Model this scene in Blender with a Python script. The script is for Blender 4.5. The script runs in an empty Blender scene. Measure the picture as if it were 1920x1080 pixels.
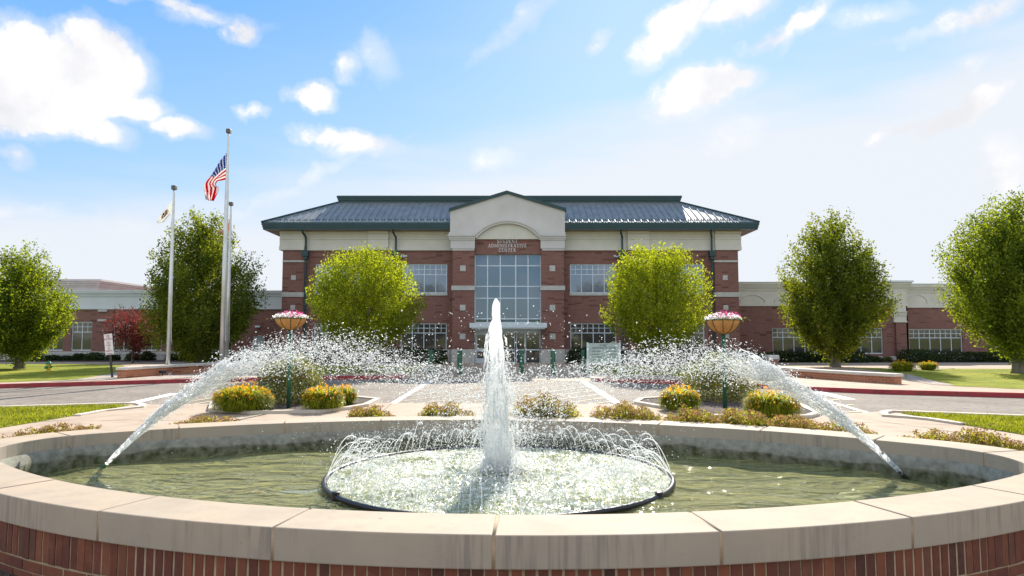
import bpy, math, random
import numpy as np
from mathutils import Vector
random.seed(7); rng = np.random.default_rng(7)
sc = bpy.context.scene
R = math.radians
# ------------------------------------------------------------------ camera
F = 1280.0; HZ = 632.0; CAMZ = 1.5
PITCH = math.atan((HZ - 540) / F)
cam = bpy.data.cameras.new('camera'); cam.sensor_width = 36; cam.lens = 24; cam.clip_start = .1; cam.clip_end = 6000
co = bpy.data.objects.new('camera', cam); sc.collection.objects.link(co)
co.location = (0, 0, CAMZ); co.rotation_euler = (math.pi / 2 + PITCH, 0, 0); sc.camera = co
# ------------------------------------------------------------------ sun, exposure
SUN_AZ, SUN_EL = R(10), R(33)
sunv = Vector((math.sin(SUN_AZ) * math.cos(SUN_EL), math.cos(SUN_AZ) * math.cos(SUN_EL), math.sin(SUN_EL)))
sl = bpy.data.lights.new('sun', 'SUN'); sl.energy = 5.0; sl.angle = R(.5); sl.color = (1, .93, .82)
so = bpy.data.objects.new('sun', sl); sc.collection.objects.link(so); so.location = (0, 0, 60)
so.rotation_euler = sunv.to_track_quat('Z', 'Y').to_euler()
sc.view_settings.view_transform = 'Standard'; sc.view_settings.look = 'None'
sc.view_settings.exposure = 1.0; sc.view_settings.gamma = 1; sc.view_settings.use_curve_mapping = False
SKY_STRENGTH = .1
# ------------------------------------------------------------------ pixel (1920 x 1080) -> world
def P(px, py, Y):
    D = (py - 540) / F; f = math.cos(PITCH) + D * math.sin(PITCH); u = math.sin(PITCH) - D * math.cos(PITCH)
    k = Y / f
    return ((px - 960) / F * k, Y, CAMZ + u * k)
def G(px, py, z=0.0):
    D = (py - 540) / F; f = math.cos(PITCH) + D * math.sin(PITCH); u = math.sin(PITCH) - D * math.cos(PITCH)
    k = (z - CAMZ) / u
    return ((px - 960) / F * k, f * k, z)
def XX(px, Y, py=560): return P(px, py, Y)[0]
def ZZ(py, Y): return P(960, py, Y)[2]
# ------------------------------------------------------------------ world: sky with clouds
W = bpy.data.worlds.new('World'); sc.world = W; W.use_nodes = True
nt = W.node_tree; N = nt.nodes; L = nt.links
for n in list(N): N.remove(n)
def wn(t, **k):
    n = N.new(t)
    for a, v in k.items(): setattr(n, a, v)
    return n
def wmath(op, a, b=None, c=None, clamp=False):
    n = wn('ShaderNodeMath', operation=op, use_clamp=clamp)
    for i, v in enumerate((a, b, c)):
        if v is None: continue
        if isinstance(v, (int, float)): n.inputs[i].default_value = v
        else: L.new(v, n.inputs[i])
    return n.outputs[0]
def wsmooth(v, a, b, lo=0., hi=1.):
    n = wn('ShaderNodeMapRange', interpolation_type='SMOOTHSTEP')
    L.new(v, n.inputs[0]); n.inputs[1].default_value = a; n.inputs[2].default_value = b; n.inputs[3].default_value = lo; n.inputs[4].default_value = hi
    return n.outputs[0]
def wmix(f, a, b):
    n = wn('ShaderNodeMix', data_type='RGBA')
    if isinstance(f, (int, float)): n.inputs[0].default_value = f
    else: L.new(f, n.inputs[0])
    for i, v in ((6, a), (7, b)):
        if isinstance(v, tuple): n.inputs[i].default_value = v
        else: L.new(v, n.inputs[i])
    return n.outputs[2]
out = wn('ShaderNodeOutputWorld'); bg = wn('ShaderNodeBackground'); bg.inputs[1].default_value = SKY_STRENGTH
L.new(bg.outputs[0], out.inputs[0])
sky = wn('ShaderNodeTexSky', sky_type='NISHITA'); sky.sun_disc = False; sky.sun_elevation = SUN_EL; sky.sun_rotation = SUN_AZ
sky.air_density = 1.0; sky.dust_density = .6; sky.ozone_density = 2.0
tc = wn('ShaderNodeTexCoord'); sep = wn('ShaderNodeSeparateXYZ'); L.new(tc.outputs['Generated'], sep.inputs[0])
dx, dy, dz = sep.outputs
az = wmath('ARCTAN2', dx, dy); el = wmath('ARCSINE', dz)
noi = wn('ShaderNodeTexNoise'); L.new(tc.outputs['Generated'], noi.inputs['Vector']); noi.inputs['Scale'].default_value = 8; noi.inputs['Detail'].default_value = 12; noi.inputs['Roughness'].default_value = .6
noi2 = wn('ShaderNodeTexNoise'); L.new(tc.outputs['Generated'], noi2.inputs['Vector']); noi2.inputs['Scale'].default_value = 30; noi2.inputs['Detail'].default_value = 5
ns = wn('ShaderNodeSeparateColor'); L.new(noi.outputs['Color'], ns.inputs[0])
ns2 = wn('ShaderNodeSeparateColor'); L.new(noi2.outputs['Color'], ns2.inputs[0])
def jit(c, s, a, b):
    j = wmath('MULTIPLY', wmath('SUBTRACT', c, .5), a); j2 = wmath('MULTIPLY', wmath('SUBTRACT', s, .5), b)
    return wmath('ADD', j, j2)
azj = wmath('ADD', az, jit(ns.outputs[0], ns2.outputs[0], .10, .03)); elj = wmath('ADD', el, jit(ns.outputs[1], ns2.outputs[1], .07, .025))
def dirof(px, py):
    x, y, z = P(px, py, 1.0); z -= CAMZ
    return math.atan2(x, y), math.atan2(z, math.hypot(x, y))
# clouds: centre and half sizes (as seen in the photograph's sky), tilt in degrees, strength
CL = [(80,150,175,92,0,1.7),(205,118,95,62,10,1.6),(40,205,115,50,5,1.5),(235,190,85,32,0,1.4),(300,6,160,16,4,.7),(350,26,60,16,-8,.5),(443,62,30,26,0,1.0),
 (335,238,58,24,5,1.1),(192,246,58,28,0,.95),(12,288,34,16,0,.6),(595,180,46,24,5,1.2),(487,205,30,12,0,.7),(655,262,86,22,4,1.1),(662,134,26,18,-30,.5),
 (722,115,30,26,60,.3),(1270,50,90,44,-38,1.4),(1380,14,80,32,-5,1),(1445,70,52,17,-10,.9),(1510,34,72,20,-36,.9),(1640,16,70,18,10,.55),
 (1820,26,100,20,-17,.8),(1325,165,98,38,-8,1.5),(1285,200,64,30,-15,.95),(1120,72,28,14,-40,.5),(1790,208,110,22,-20,1.7),(1690,236,80,10,-12,.8),(1800,136,52,18,-30,.5),
 (928,300,40,20,0,.5),(40,390,60,14,0,.35),(225,412,34,14,0,.35),(990,20,80,14,-38,.3),(590,330,120,8,-28,.25),(1380,262,40,20,-20,.3),(1880,330,60,60,0,.6)]
def blob(px, py, hw, hh, tilt, st):
    a0, e0 = dirof(px, py); a1, e1 = dirof(px + hw, py); a2, e2 = dirof(px, py - hh)
    sx = abs(a1 - a0); sy = abs(e2 - e0)
    u = wmath('SUBTRACT', azj, a0); v = wmath('SUBTRACT', elj, e0)
    c, s = math.cos(R(-tilt)), math.sin(R(-tilt))
    uu = wmath('ADD', wmath('MULTIPLY', u, c / sx), wmath('MULTIPLY', v, s / sx))
    vv = wmath('ADD', wmath('MULTIPLY', u, -s / sy), wmath('MULTIPLY', v, c / sy))
    r2 = wmath('ADD', wmath('MULTIPLY', uu, uu), wmath('MULTIPLY', vv, vv))
    return wmath('MULTIPLY', wmath('SUBTRACT', 1.25, r2), st)
cm = None
for c in CL:
    b = blob(*c); cm = b if cm is None else wmath('MAXIMUM', cm, b)
wis = wn('ShaderNodeTexNoise'); L.new(tc.outputs['Generated'], wis.inputs['Vector']); wis.inputs['Scale'].default_value = 16; wis.inputs['Detail'].default_value = 12; wis.inputs['Roughness'].default_value = .68
cmr = wmath('ADD', cm, wmath('MULTIPLY', wmath('SUBTRACT', wis.outputs[0], .52), 2.3))
cm = wmath('MAXIMUM', wsmooth(cmr, .0, 1.05), wsmooth(cmr, -.9, .9, 0, .45))
# thin veil low in the sky, thicker towards the sun's side, and cirrus streaks
mp = wn('ShaderNodeMapping'); L.new(tc.outputs['Generated'], mp.inputs[0]); mp.inputs['Rotation'].default_value = (0, R(18), 0); mp.inputs['Scale'].default_value = (1.2, 1.2, 7)
cir = wn('ShaderNodeTexNoise'); L.new(mp.outputs[0], cir.inputs['Vector']); cir.inputs['Scale'].default_value = 2.4; cir.inputs['Detail'].default_value = 6; cir.inputs['Roughness'].default_value = .5
edge = wmath('ADD', wmath('MULTIPLY', az, .05), wmath('MULTIPLY', wmath('SUBTRACT', cir.outputs[0], .5), .20))
lowv = wmath('SUBTRACT', el, edge)
veil = wsmooth(wmath('SUBTRACT', lowv, wmath('MULTIPLY', az, .10)), .34, .18, 0, .92)
hz = wsmooth(lowv, .48, .02, 0, .5)
cirr = wmath('MULTIPLY', wsmooth(cir.outputs[0], .5, .75), .28)
hsv = wn('ShaderNodeHueSaturation'); hsv.inputs['Saturation'].default_value = 1.25; hsv.inputs['Value'].default_value = 1.0
L.new(sky.outputs[0], hsv.inputs['Color'])
def S(c, k): return tuple(v * k for v in c) + (1,)
hi = wsmooth(wmath('SUBTRACT', el, wmath('MULTIPLY', az, .22)), .10, .66)
own = wmix(hi, (2.5, 3.85, 5.2, 1), (.85, 2.35, 5.0, 1))
base = wmix(.12, own, hsv.outputs[0])
base = wmix(wmath('MAXIMUM', cirr, hz), base, S((.62, .78, 1.0), 4.9))
base = wmix(veil, base, S((.90, .93, .98), 4.9))
cshade = wsmooth(noi.outputs[0], .35, .62)
ccol = wmix(cshade, S((.90, .91, .95), 4.75), S((1.0, .99, 1.0), 5.3))
skyc = wmix(cm, base, ccol)
# behind the camera: Sky Texture plus bright clouds added to fill the shaded facade
back = wsmooth(dy, -.1, .15)
bk = wmix(wsmooth(noi.outputs[0], .42, .62, .15, .8), hsv.outputs[0], S((1, .97, .93), 9))
L.new(wmix(back, bk, skyc), bg.inputs[0])

# ------------------------------------------------------------------ materials
MATS = {}
def newmat(name):
    m = bpy.data.materials.new(name); m.use_nodes = True; t = m.node_tree
    for n in list(t.nodes): t.nodes.remove(n)
    o = t.nodes.new('ShaderNodeOutputMaterial'); MATS[name] = m
    return m, t, o
def ramp(t, fac, stops):
    r = t.nodes.new('ShaderNodeValToRGB'); e = r.color_ramp.elements
    while len(e) < len(stops): e.new(.5)
    for i, (p, c) in enumerate(stops): e[i].position = p; e[i].color = tuple(c) + (1,)
    t.links.new(fac, r.inputs[0]); return r.outputs[0]
def tnoise(t, vec, scale, detail=4, rough=.55, dist=0):
    n = t.nodes.new('ShaderNodeTexNoise'); n.inputs['Scale'].default_value = scale; n.inputs['Detail'].default_value = detail
    n.inputs['Roughness'].default_value = rough; n.inputs['Distortion'].default_value = dist
    if vec is not None: t.links.new(vec, n.inputs['Vector'])
    return n.outputs[0]
def tvec(t, kind='Object', scale=None, rot=None):
    if kind == 'Position': v = t.nodes.new('ShaderNodeNewGeometry').outputs['Position']
    else: v = t.nodes.new('ShaderNodeTexCoord').outputs[kind]
    if scale or rot:
        m = t.nodes.new('ShaderNodeMapping'); t.links.new(v, m.inputs[0])
        if scale: m.inputs['Scale'].default_value = scale
        if rot: m.inputs['Rotation'].default_value = rot
        v = m.outputs[0]
    return v
def tmix(t, f, a, b, bt='MIX'):
    n = t.nodes.new('ShaderNodeMix'); n.data_type = 'RGBA'; n.blend_type = bt
    if isinstance(f, (int, float)): n.inputs[0].default_value = f
    else: t.links.new(f, n.inputs[0])
    for i, v in ((6, a), (7, b)):
        if isinstance(v, (tuple, list)): n.inputs[i].default_value = tuple(v)[:3] + (1,)
        else: t.links.new(v, n.inputs[i])
    return n.outputs[2]
def tmath(t, op, a, b=None, clamp=False):
    n = t.nodes.new('ShaderNodeMath'); n.operation = op; n.use_clamp = clamp
    for i, v in enumerate((a, b)):
        if v is None: continue
        if isinstance(v, (int, float)): n.inputs[i].default_value = v
        else: t.links.new(v, n.inputs[i])
    return n.outputs[0]
def tbump(t, h, strength=.3, dist=.02):
    b = t.nodes.new('ShaderNodeBump'); b.inputs['Strength'].default_value = strength; b.inputs['Distance'].default_value = dist
    t.links.new(h, b.inputs['Height']); return b.outputs[0]
def princ(t, o, col, rough=.7, metal=0., spec=.4, normal=None, **k):
    p = t.nodes.new('ShaderNodeBsdfPrincipled')
    if isinstance(col, (tuple, list)): p.inputs['Base Color'].default_value = tuple(col)[:3] + (1,)
    else: t.links.new(col, p.inputs['Base Color'])
    if isinstance(rough, (int, float)): p.inputs['Roughness'].default_value = rough
    else: t.links.new(rough, p.inputs['Roughness'])
    p.inputs['Metallic'].default_value = metal; p.inputs['Specular IOR Level'].default_value = spec
    if normal is not None: t.links.new(normal, p.inputs['Normal'])
    for a, v in k.items(): p.inputs[a].default_value = v
    if o: t.links.new(p.outputs[0], o.inputs[0])
    return p
def M_noise(name, c1, c2, scale=3, rough=.8, bump=0, bscale=60, metal=0, spec=.3, coord='Position', stretch=None, detail=5, c3=None, s3=20, dist=.01):
    m, t, o = newmat(name); v = tvec(t, coord, stretch)
    c = ramp(t, tnoise(t, v, scale, detail), [(.3, c1), (.7, c2)])
    if c3 is not None: c = tmix(t, ramp(t, tnoise(t, v, s3, 3), [(.5, (0, 0, 0)), (.66, (1, 1, 1))]), c, c3)
    nm = tbump(t, tnoise(t, v, bscale, 3), bump, dist) if bump else None
    princ(t, o, c, rough, metal, spec, nm); return m
def M_brick(name, c1, c2, mortar, bw=.215, rh=.075, ms=.009, vary=(.8, 1.2), wear=.25):
    m, t, o = newmat(name); uv = tvec(t, 'UV')
    b = t.nodes.new('ShaderNodeTexBrick'); t.links.new(uv, b.inputs['Vector'])
    b.inputs['Color1'].default_value = tuple(c1) + (1,); b.inputs['Color2'].default_value = tuple(c2) + (1,); b.inputs['Mortar'].default_value = tuple(mortar) + (1,)
    b.inputs['Scale'].default_value = 1; b.inputs['Brick Width'].default_value = bw; b.inputs['Row Height'].default_value = rh; b.inputs['Mortar Size'].default_value = ms
    b.inputs['Bias'].default_value = -.1
    n1 = tnoise(t, uv, .8, 5); c = tmix(t, wear, b.outputs[0], ramp(t, n1, [(.3, tuple(x * vary[0] for x in c1)), (.7, tuple(x * vary[1] for x in c2))]))
    # dark burnt bricks scattered through the wall
    vm = t.nodes.new('ShaderNodeMapping'); t.links.new(uv, vm.inputs[0]); vm.inputs['Scale'].default_value = (1 / (bw * 1.9), 1 / rh, 1)
    wnz = t.nodes.new('ShaderNodeTexWhiteNoise'); wnz.noise_dimensions = '2D'
    fl = t.nodes.new('ShaderNodeVectorMath'); fl.operation = 'FLOOR'; t.links.new(vm.outputs[0], fl.inputs[0]); t.links.new(fl.outputs[0], wnz.inputs['Vector'])
    dk = ramp(t, wnz.outputs[0], [(.93, (0, 0, 0)), (.95, (1, 1, 1))])
    c = tmix(t, tmath(t, 'MULTIPLY', dk, .55), c, tuple(x * .3 for x in c1))
    princ(t, o, c, .85, 0, .25, tbump(t, b.outputs['Fac'], -.25, .01)); return m
def M_plain(name, c, rough=.5, metal=0, spec=.5, var=.12, scale=8):
    return M_noise(name, tuple(x * (1 - var) for x in c), tuple(min(1, x * (1 + var)) for x in c), scale, rough, 0, 60, metal, spec)
def M_leaf(name, dark, light, trans=.5, tint=None, scale=1.2):
    m, t, o = newmat(name); v = tvec(t, 'Position')
    r = t.nodes.new('ShaderNodeNewGeometry')
    c = ramp(t, tnoise(t, v, scale, 4, .7), [(.3, dark), (.72, light)])
    w = t.nodes.new('ShaderNodeHueSaturation'); t.links.new(c, w.inputs['Color'])
    rn = tmath(t, 'ADD', tmath(t, 'MULTIPLY', r.outputs['Random Per Island'], .9), .6); t.links.new(rn, w.inputs['Value'])
    d = t.nodes.new('ShaderNodeBsdfPrincipled'); t.links.new(w.outputs[0], d.inputs['Base Color']); d.inputs['Roughness'].default_value = .65; d.inputs['Specular IOR Level'].default_value = .18
    tr = t.nodes.new('ShaderNodeBsdfTranslucent'); tt = tmix(t, 1.0, w.outputs[0], tint or (1.6, 1.5, .5), 'MULTIPLY'); t.links.new(tt, tr.inputs[0])
    mx = t.nodes.new('ShaderNodeMixShader'); mx.inputs[0].default_value = trans
    t.links.new(d.outputs[0], mx.inputs[1]); t.links.new(tr.outputs[0], mx.inputs[2]); t.links.new(mx.outputs[0], o.inputs[0]); return m
def M_glass(name, base, refl=.12, tint=(.75, .85, 1), vary=.35, scale=.35, rough=.04):
    m, t, o = newmat(name); v = tvec(t, 'Position')
    c = ramp(t, tnoise(t, v, scale, 3), [(.3, tuple(x * (1 - vary) for x in base)), (.7, tuple(x * (1 + vary) for x in base))])
    d = princ(t, None, c, .6, 0, .2); g = t.nodes.new('ShaderNodeBsdfGlossy'); g.inputs[0].default_value = tuple(tint) + (1,); g.inputs[1].default_value = rough
    t.links.new(tbump(t, tnoise(t, v, 1.3, 2), .05, .05), g.inputs['Normal'])
    mx = t.nodes.new('ShaderNodeMixShader'); mx.inputs[0].default_value = refl
    t.links.new(d.outputs[0], mx.inputs[1]); t.links.new(g.outputs[0], mx.inputs[2]); t.links.new(mx.outputs[0], o.inputs[0]); return m

m_brick = M_brick('red_brick', (.19, .078, .062), (.25, .112, .09), (.25, .19, .17))
m_brick_low = M_brick('orange_brick', (.36, .11, .05), (.46, .17, .08), (.42, .33, .25))
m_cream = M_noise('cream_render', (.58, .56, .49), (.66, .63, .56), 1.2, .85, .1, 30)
m_pale_render = M_noise('pale_render', (.51, .49, .48), (.61, .59, .58), .8, .85)  # pale greyish render for the gable, capitals and upper block
m_lstone = M_noise('limestone_trim', (.42, .42, .40), (.54, .53, .50), 4, .85)
m_frame = M_plain('pale_metal_frame', (.62, .70, .76), .4, .0, .5, .06)
m_green = M_plain('dark_green_metal', (.016, .05, .056), .42, .1, .45, .15, 2)
m_greenpost = M_plain('green_painted_post', (.02, .11, .06), .45, 0, .5, .2, 6)
m_glass_hi = M_glass('window_glass_with_blinds', (.15, .17, .24), .10)
m_glass_cur = M_glass('curtain_wall_glass', (.05, .075, .12), .11, (.6, .75, .9))
m_glass_lo = M_glass('dark_window_glass', (.045, .042, .04), .07, (.8, .8, .75), .5)
m_asphalt = M_noise('asphalt', (.18, .15, .122), (.265, .225, .185), .6, .9, .4, 130, c3=(.14, .125, .11), s3=7, spec=.2)
m_conc = M_noise('concrete_pavement', (.37, .28, .205), (.44, .345, .26), .9, .88, .15, 90, c3=(.33, .25, .18), s3=2.2, spec=.2)
m_kerb = M_noise('concrete_kerb', (.50, .43, .34), (.64, .56, .46), 3, .88)
m_redkerb = M_noise('red_painted_kerb', (.30, .03, .035), (.42, .055, .06), 2.5, .6, c3=(.20, .06, .05), s3=9)
m_white = M_noise('white_road_paint', (.62, .60, .55), (.8, .78, .72), 5, .7)
m_yellow = M_noise('faded_yellow_paint', (.46, .38, .22), (.60, .50, .30), 5, .7)
m_grass = M_noise('lawn_grass', (.15, .19, .02), (.30, .31, .035), .35, .95, .8, 45, c3=(.36, .33, .06), s3=1.1, spec=.1, dist=.05)
m_mulch = M_noise('dark_mulch', (.045, .03, .025), (.13, .095, .08), 30, .95, 1, 50, c3=(.22, .17, .14), s3=45, dist=.05)
m_gravel = M_noise('pale_gravel', (.30, .24, .20), (.58, .50, .42), 14, .9, 1, 20, c3=(.18, .13, .11), s3=22, dist=.05)
m_bark = M_noise('tree_bark', (.10, .085, .07), (.22, .19, .155), 6, .95, .6, 25, stretch=(1, 1, .25))
m_pole = M_noise('brushed_aluminium_pole', (.50, .50, .50), (.66, .66, .66), 2, .38, metal=.7, spec=.5)
m_capdark = M_plain('dark_finial', (.10, .09, .09), .5)
m_leafA = M_leaf('yellow_green_leaf', (.12, .16, .016), (.38, .42, .03), .62, (1.4, 1.35, .5), scale=2.6)
m_leafB = M_leaf('dark_green_leaf', (.028, .055, .012), (.16, .20, .022), .5, (2.8, 2.3, .5), scale=1.6)
m_leafC = M_leaf('mid_green_leaf', (.04, .075, .015), (.20, .25, .022), .5, (2.4, 2.1, .5), scale=1.6)
m_leafR = M_leaf('red_maple_leaf', (.055, .018, .022), (.20, .065, .055), .42, (1.8, .9, .7))
m_hedge = M_leaf('hedge_leaf', (.018, .030, .012), (.05, .075, .02), .25)
m_bush = M_leaf('grey_green_bush_leaf', (.08, .09, .04), (.22, .23, .10), .45)
m_blade = M_leaf('lily_blade', (.10, .15, .015), (.36, .38, .03), .6, (1.7, 1.5, .4), 5)
m_grassblade = M_leaf('grass_blade', (.13, .155, .02), (.28, .30, .04), .5, (1.4, 1.3, .5), .7)
m_sedum = M_leaf('sedum_leaf', (.14, .15, .03), (.34, .33, .07), .5, scale=5)
m_sedumd = M_leaf('dry_sedum', (.22, .13, .05), (.36, .24, .12), .35, (1.3, 1.1, .8), scale=4)
m_orange = M_leaf('orange_petal', (.80, .34, .02), (.92, .56, .04), .45, (1.1, 1.0, .5), scale=8)
m_petalw = M_leaf('white_petal', (.75, .75, .72), (.9, .9, .88), .4, (1, 1, 1), 8)
m_petalp = M_leaf('pink_petal', (.50, .04, .18), (.65, .14, .35), .35, (1, .7, .9), 8)
m_coir = M_noise('coir_liner', (.36, .17, .05), (.52, .28, .10), 9, .95, .8, 60)
m_wire = M_plain('dark_green_wire', (.03, .06, .03), .5)
m_black = M_plain('black_plastic', (.015, .015, .018), .35)
m_hydy = M_plain('yellow_hydrant_paint', (.65, .42, .03), .4)
m_hydg = M_plain('green_hydrant_paint', (.02, .20, .08), .35)
m_signw = M_plain('white_sign_panel', (.72, .68, .68), .5)
m_signg = M_plain('pale_green_sign_panel', (.42, .50, .45), .5)
m_txtr = M_plain('dark_red_lettering', (.35, .05, .07), .6)
m_txtg = M_plain('dark_green_lettering', (.04, .12, .10), .6)
m_txtw = M_plain('silver_lettering', (.75, .75, .75), .4)
m_cop = None

# ------------------------------------------------------------------ mesh builder
ROOT = {}
class MB:
    def __init__(s): s.v = []; s.f = []
    def quad(s, *p):
        n = len(s.v); s.v += [tuple(q) for q in p]; s.f.append(tuple(range(n, n + len(p))))
    def box(s, x0, x1, y0, y1, z0, z1):
        n = len(s.v)
        s.v += [(x0, y0, z0), (x1, y0, z0), (x1, y1, z0), (x0, y1, z0), (x0, y0, z1), (x1, y0, z1), (x1, y1, z1), (x0, y1, z1)]
        s.f += [tuple(n + i for i in f) for f in ((0, 3, 2, 1), (4, 5, 6, 7), (0, 1, 5, 4), (1, 2, 6, 5), (2, 3, 7, 6), (3, 0, 4, 7))]
        return s
    def slab(s, poly, z0, z1):          # poly counter-clockwise (x, y)
        a = sum(poly[i][0] * poly[(i + 1) % len(poly)][1] - poly[(i + 1) % len(poly)][0] * poly[i][1] for i in range(len(poly)))
        if a < 0: poly = poly[::-1]
        n = len(s.v); k = len(poly)
        s.v += [(p[0], p[1], z0) for p in poly] + [(p[0], p[1], z1) for p in poly]
        s.f.append(tuple(n + k + i for i in range(k))); s.f.append(tuple(n + i for i in reversed(range(k))))
        for i in range(k): j = (i + 1) % k; s.f.append((n + i, n + j, n + k + j, n + k + i))
        return s
    def prismY(s, poly, y0, y1):        # poly (x, z) counter-clockwise seen from -Y
        a = sum(poly[i][0] * poly[(i + 1) % len(poly)][1] - poly[(i + 1) % len(poly)][0] * poly[i][1] for i in range(len(poly)))
        if a < 0: poly = poly[::-1]
        n = len(s.v); k = len(poly)
        s.v += [(p[0], y0, p[1]) for p in poly] + [(p[0], y1, p[1]) for p in poly]
        s.f.append(tuple(n + i for i in range(k))); s.f.append(tuple(n + k + i for i in reversed(range(k))))
        for i in range(k): j = (i + 1) % k; s.f.append((n + j, n + i, n + k + i, n + k + j))
        return s
    def tube(s, pts, rad, n=8, cap=True):
        pts = [Vector(p) for p in pts]; m = len(pts)
        if not hasattr(rad, '__len__'): rad = [rad] * m
        ref = Vector((0, 0, 1)); b0 = len(s.v); prev = None
        for i, p in enumerate(pts):
            d = (pts[min(i + 1, m - 1)] - pts[max(i - 1, 0)]).normalized()
            if prev is None: a = d.cross(ref if abs(d.z) < .9 else Vector((1, 0, 0))).normalized()
            else: a = (prev - d * prev.dot(d)).normalized()
            prev = a; b = d.cross(a)
            for j in range(n):
                t = 2 * math.pi * j / n; q = p + (a * math.cos(t) + b * math.sin(t)) * rad[i]; s.v.append(tuple(q))
        for i in range(m - 1):
            for j in range(n):
                k = (j + 1) % n; s.f.append((b0 + i * n + j, b0 + i * n + k, b0 + (i + 1) * n + k, b0 + (i + 1) * n + j))
        if cap:
            s.f.append(tuple(b0 + j for j in reversed(range(n)))); s.f.append(tuple(b0 + (m - 1) * n + j for j in range(n)))
        return s
    def lathe(s, prof, n=16, c=(0, 0, 0), cap=True):
        return s.tube([(c[0], c[1], c[2] + z + i * 1e-6) for i, (r, z) in enumerate(prof)], [r for r, z in prof], n, cap)
    def build(s, name, mat, parent=None, loc=(0, 0, 0), smooth=False, bevel=0, local=False):
        me = bpy.data.meshes.new(name)
        r = ROOT.get(parent.name, (0, 0, 0)) if parent else loc
        if local: r = (0, 0, 0)
        me.from_pydata([(x - r[0], y - r[1], z - r[2]) for x, y, z in s.v], [], s.f)
        uvs = me.uv_layers.new(name='UVMap').data
        for p in me.polygons:
            nn = p.normal
            for li in p.loop_indices:
                q = s.v[me.loops[li].vertex_index]
                if abs(nn.z) > .8: uv = (q[0], q[1])
                elif abs(nn.x) > abs(nn.y): uv = (q[1], q[2])
                else: uv = (q[0], q[2])
                uvs[li].uv = uv
        if smooth: me.shade_smooth()
        me.materials.append(mat); o = bpy.data.objects.new(name, me); sc.collection.objects.link(o)
        if parent:
            o.parent = parent; ROOT[o.name] = r
        else: o.location = loc; ROOT[o.name] = tuple(loc)
        if bevel:
            b = o.modifiers.new('bevel', 'BEVEL'); b.width = bevel; b.segments = 2; b.limit_method = 'ANGLE'
        return o
def npmesh(name, V, Fa, mat, parent=None, loc=(0, 0, 0), smooth=False):
    V = np.asarray(V, np.float32); Fa = np.asarray(Fa, np.int32); r = ROOT.get(parent.name, (0, 0, 0)) if parent else loc
    V = V - np.array(r, np.float32); k = Fa.shape[1]
    me = bpy.data.meshes.new(name); me.vertices.add(len(V)); me.vertices.foreach_set('co', V.ravel())
    me.loops.add(Fa.size); me.loops.foreach_set('vertex_index', Fa.ravel()); me.polygons.add(len(Fa))
    me.polygons.foreach_set('loop_start', np.arange(0, Fa.size, k, dtype=np.int32)); me.polygons.foreach_set('loop_total', np.full(len(Fa), k, np.int32))
    me.update(calc_edges=True); me.validate()
    if smooth: me.shade_smooth()
    me.materials.append(mat); o = bpy.data.objects.new(name, me); sc.collection.objects.link(o)
    if parent: o.parent = parent; ROOT[o.name] = tuple(r)
    else: o.location = loc; ROOT[o.name] = tuple(loc)
    return o
def thing(name, label, cat, loc=(0, 0, 0), group=None):
    o = bpy.data.objects.new(name, None); sc.collection.objects.link(o); o.location = loc; o.empty_display_size = .2
    o['label'] = label; o['category'] = cat
    if group: o['group'] = group
    ROOT[o.name] = tuple(loc); return o
def tag(o, label, cat, group=None, kind=None):
    o['label'] = label; o['category'] = cat
    if group: o['group'] = group
    if kind: o['kind'] = kind
    return o
def struct(o, label=None):
    o['kind'] = 'structure'
    if label: o['label'] = label
    return o
def gp(pts, z=0.): return [G(x, y, z)[:2] for x, y in pts]

# ------------------------------------------------------------------ setting: ground, road, pavements
GZ = -.12
struct(MB().slab([(-1500, -1500), (1500, -1500), (1500, 1500), (-1500, 1500)], -.6, -.15).build('ground', m_grass))
struct(MB().slab([(-120, 12), (120, 12), (120, 30), (-120, 30)], -.2, GZ).build('road', m_asphalt))
nearpoly = gp([(-2600, 800), (0, 764), (250, 757), (300, 758), (400, 757), (735, 755.5), (1170, 758), (1440, 772), (1560, 776), (1650, 772), (1920, 781), (3600, 838)])
struct(MB().slab(nearpoly + [(60, -40), (-60, -40)], -.16, 0).build('plaza_pavement', m_conc))
# expansion joints of the plaza
jm = MB()
for a, b in (((0, 790), (700, 786)), ((60, 793), (300, 772)), ((1250, 783), (1920, 800)), ((1560, 777), (1800, 812)), ((735, 756), (700, 786)), ((1000, 757), (1010, 784)), ((1170, 758), (1215, 786))):
    p, q = Vector(G(*a)), Vector(G(*b)); d = (q - p).normalized(); n = Vector((-d.y, d.x, 0)) * .008
    jm.quad(*[(v.x, v.y, .004) for v in (p - n, q - n, q + n, p + n)])
struct(jm.build('pavement_joints', M_plain('joint_dirt', (.14, .10, .07), .9)))
lawnL = gp([(-1500, 800), (-200, 770), (0, 766), (242, 760), (200, 768), (120, 783), (0, 803), (-900, 960)])
lawnR = gp([(1690, 775), (1920, 784), (2700, 812), (2700, 1000), (1920, 816), (1800, 796)])
struct(MB().slab(lawnL, -.05, .012).build('lawn', m_grass)); struct(MB().slab(lawnR, -.05, .012).build('lawn', m_grass))
farL = gp([(-1500, 757), (0, 721), (360, 711), (605, 706), (762, 704)]); farR = gp([(1109, 709), (1274, 714), (1503, 725), (1650, 731), (1920, 738), (3600, 783)])
farpoly = farL + [G(770, 693)[:2], G(1100, 693)[:2]] + farR + [(160, 260), (-160, 260)]
struct(MB().slab(farpoly, -.16, 0).build('forecourt_pavement', m_conc))
r0, r1 = G(762, 704), G(1109, 709)
b0, b1 = G(770, 693), G(1100, 693)
rm = MB(); rm.quad((b0[0] + .02, b0[1], .0), (b1[0] - .02, b1[1], .0), (r1[0], r1[1], GZ + .004), (r0[0], r0[1], GZ + .004)); rm.f[-1] = rm.f[-1][::-1]
struct(rm.build('kerb_ramp', m_conc))
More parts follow.
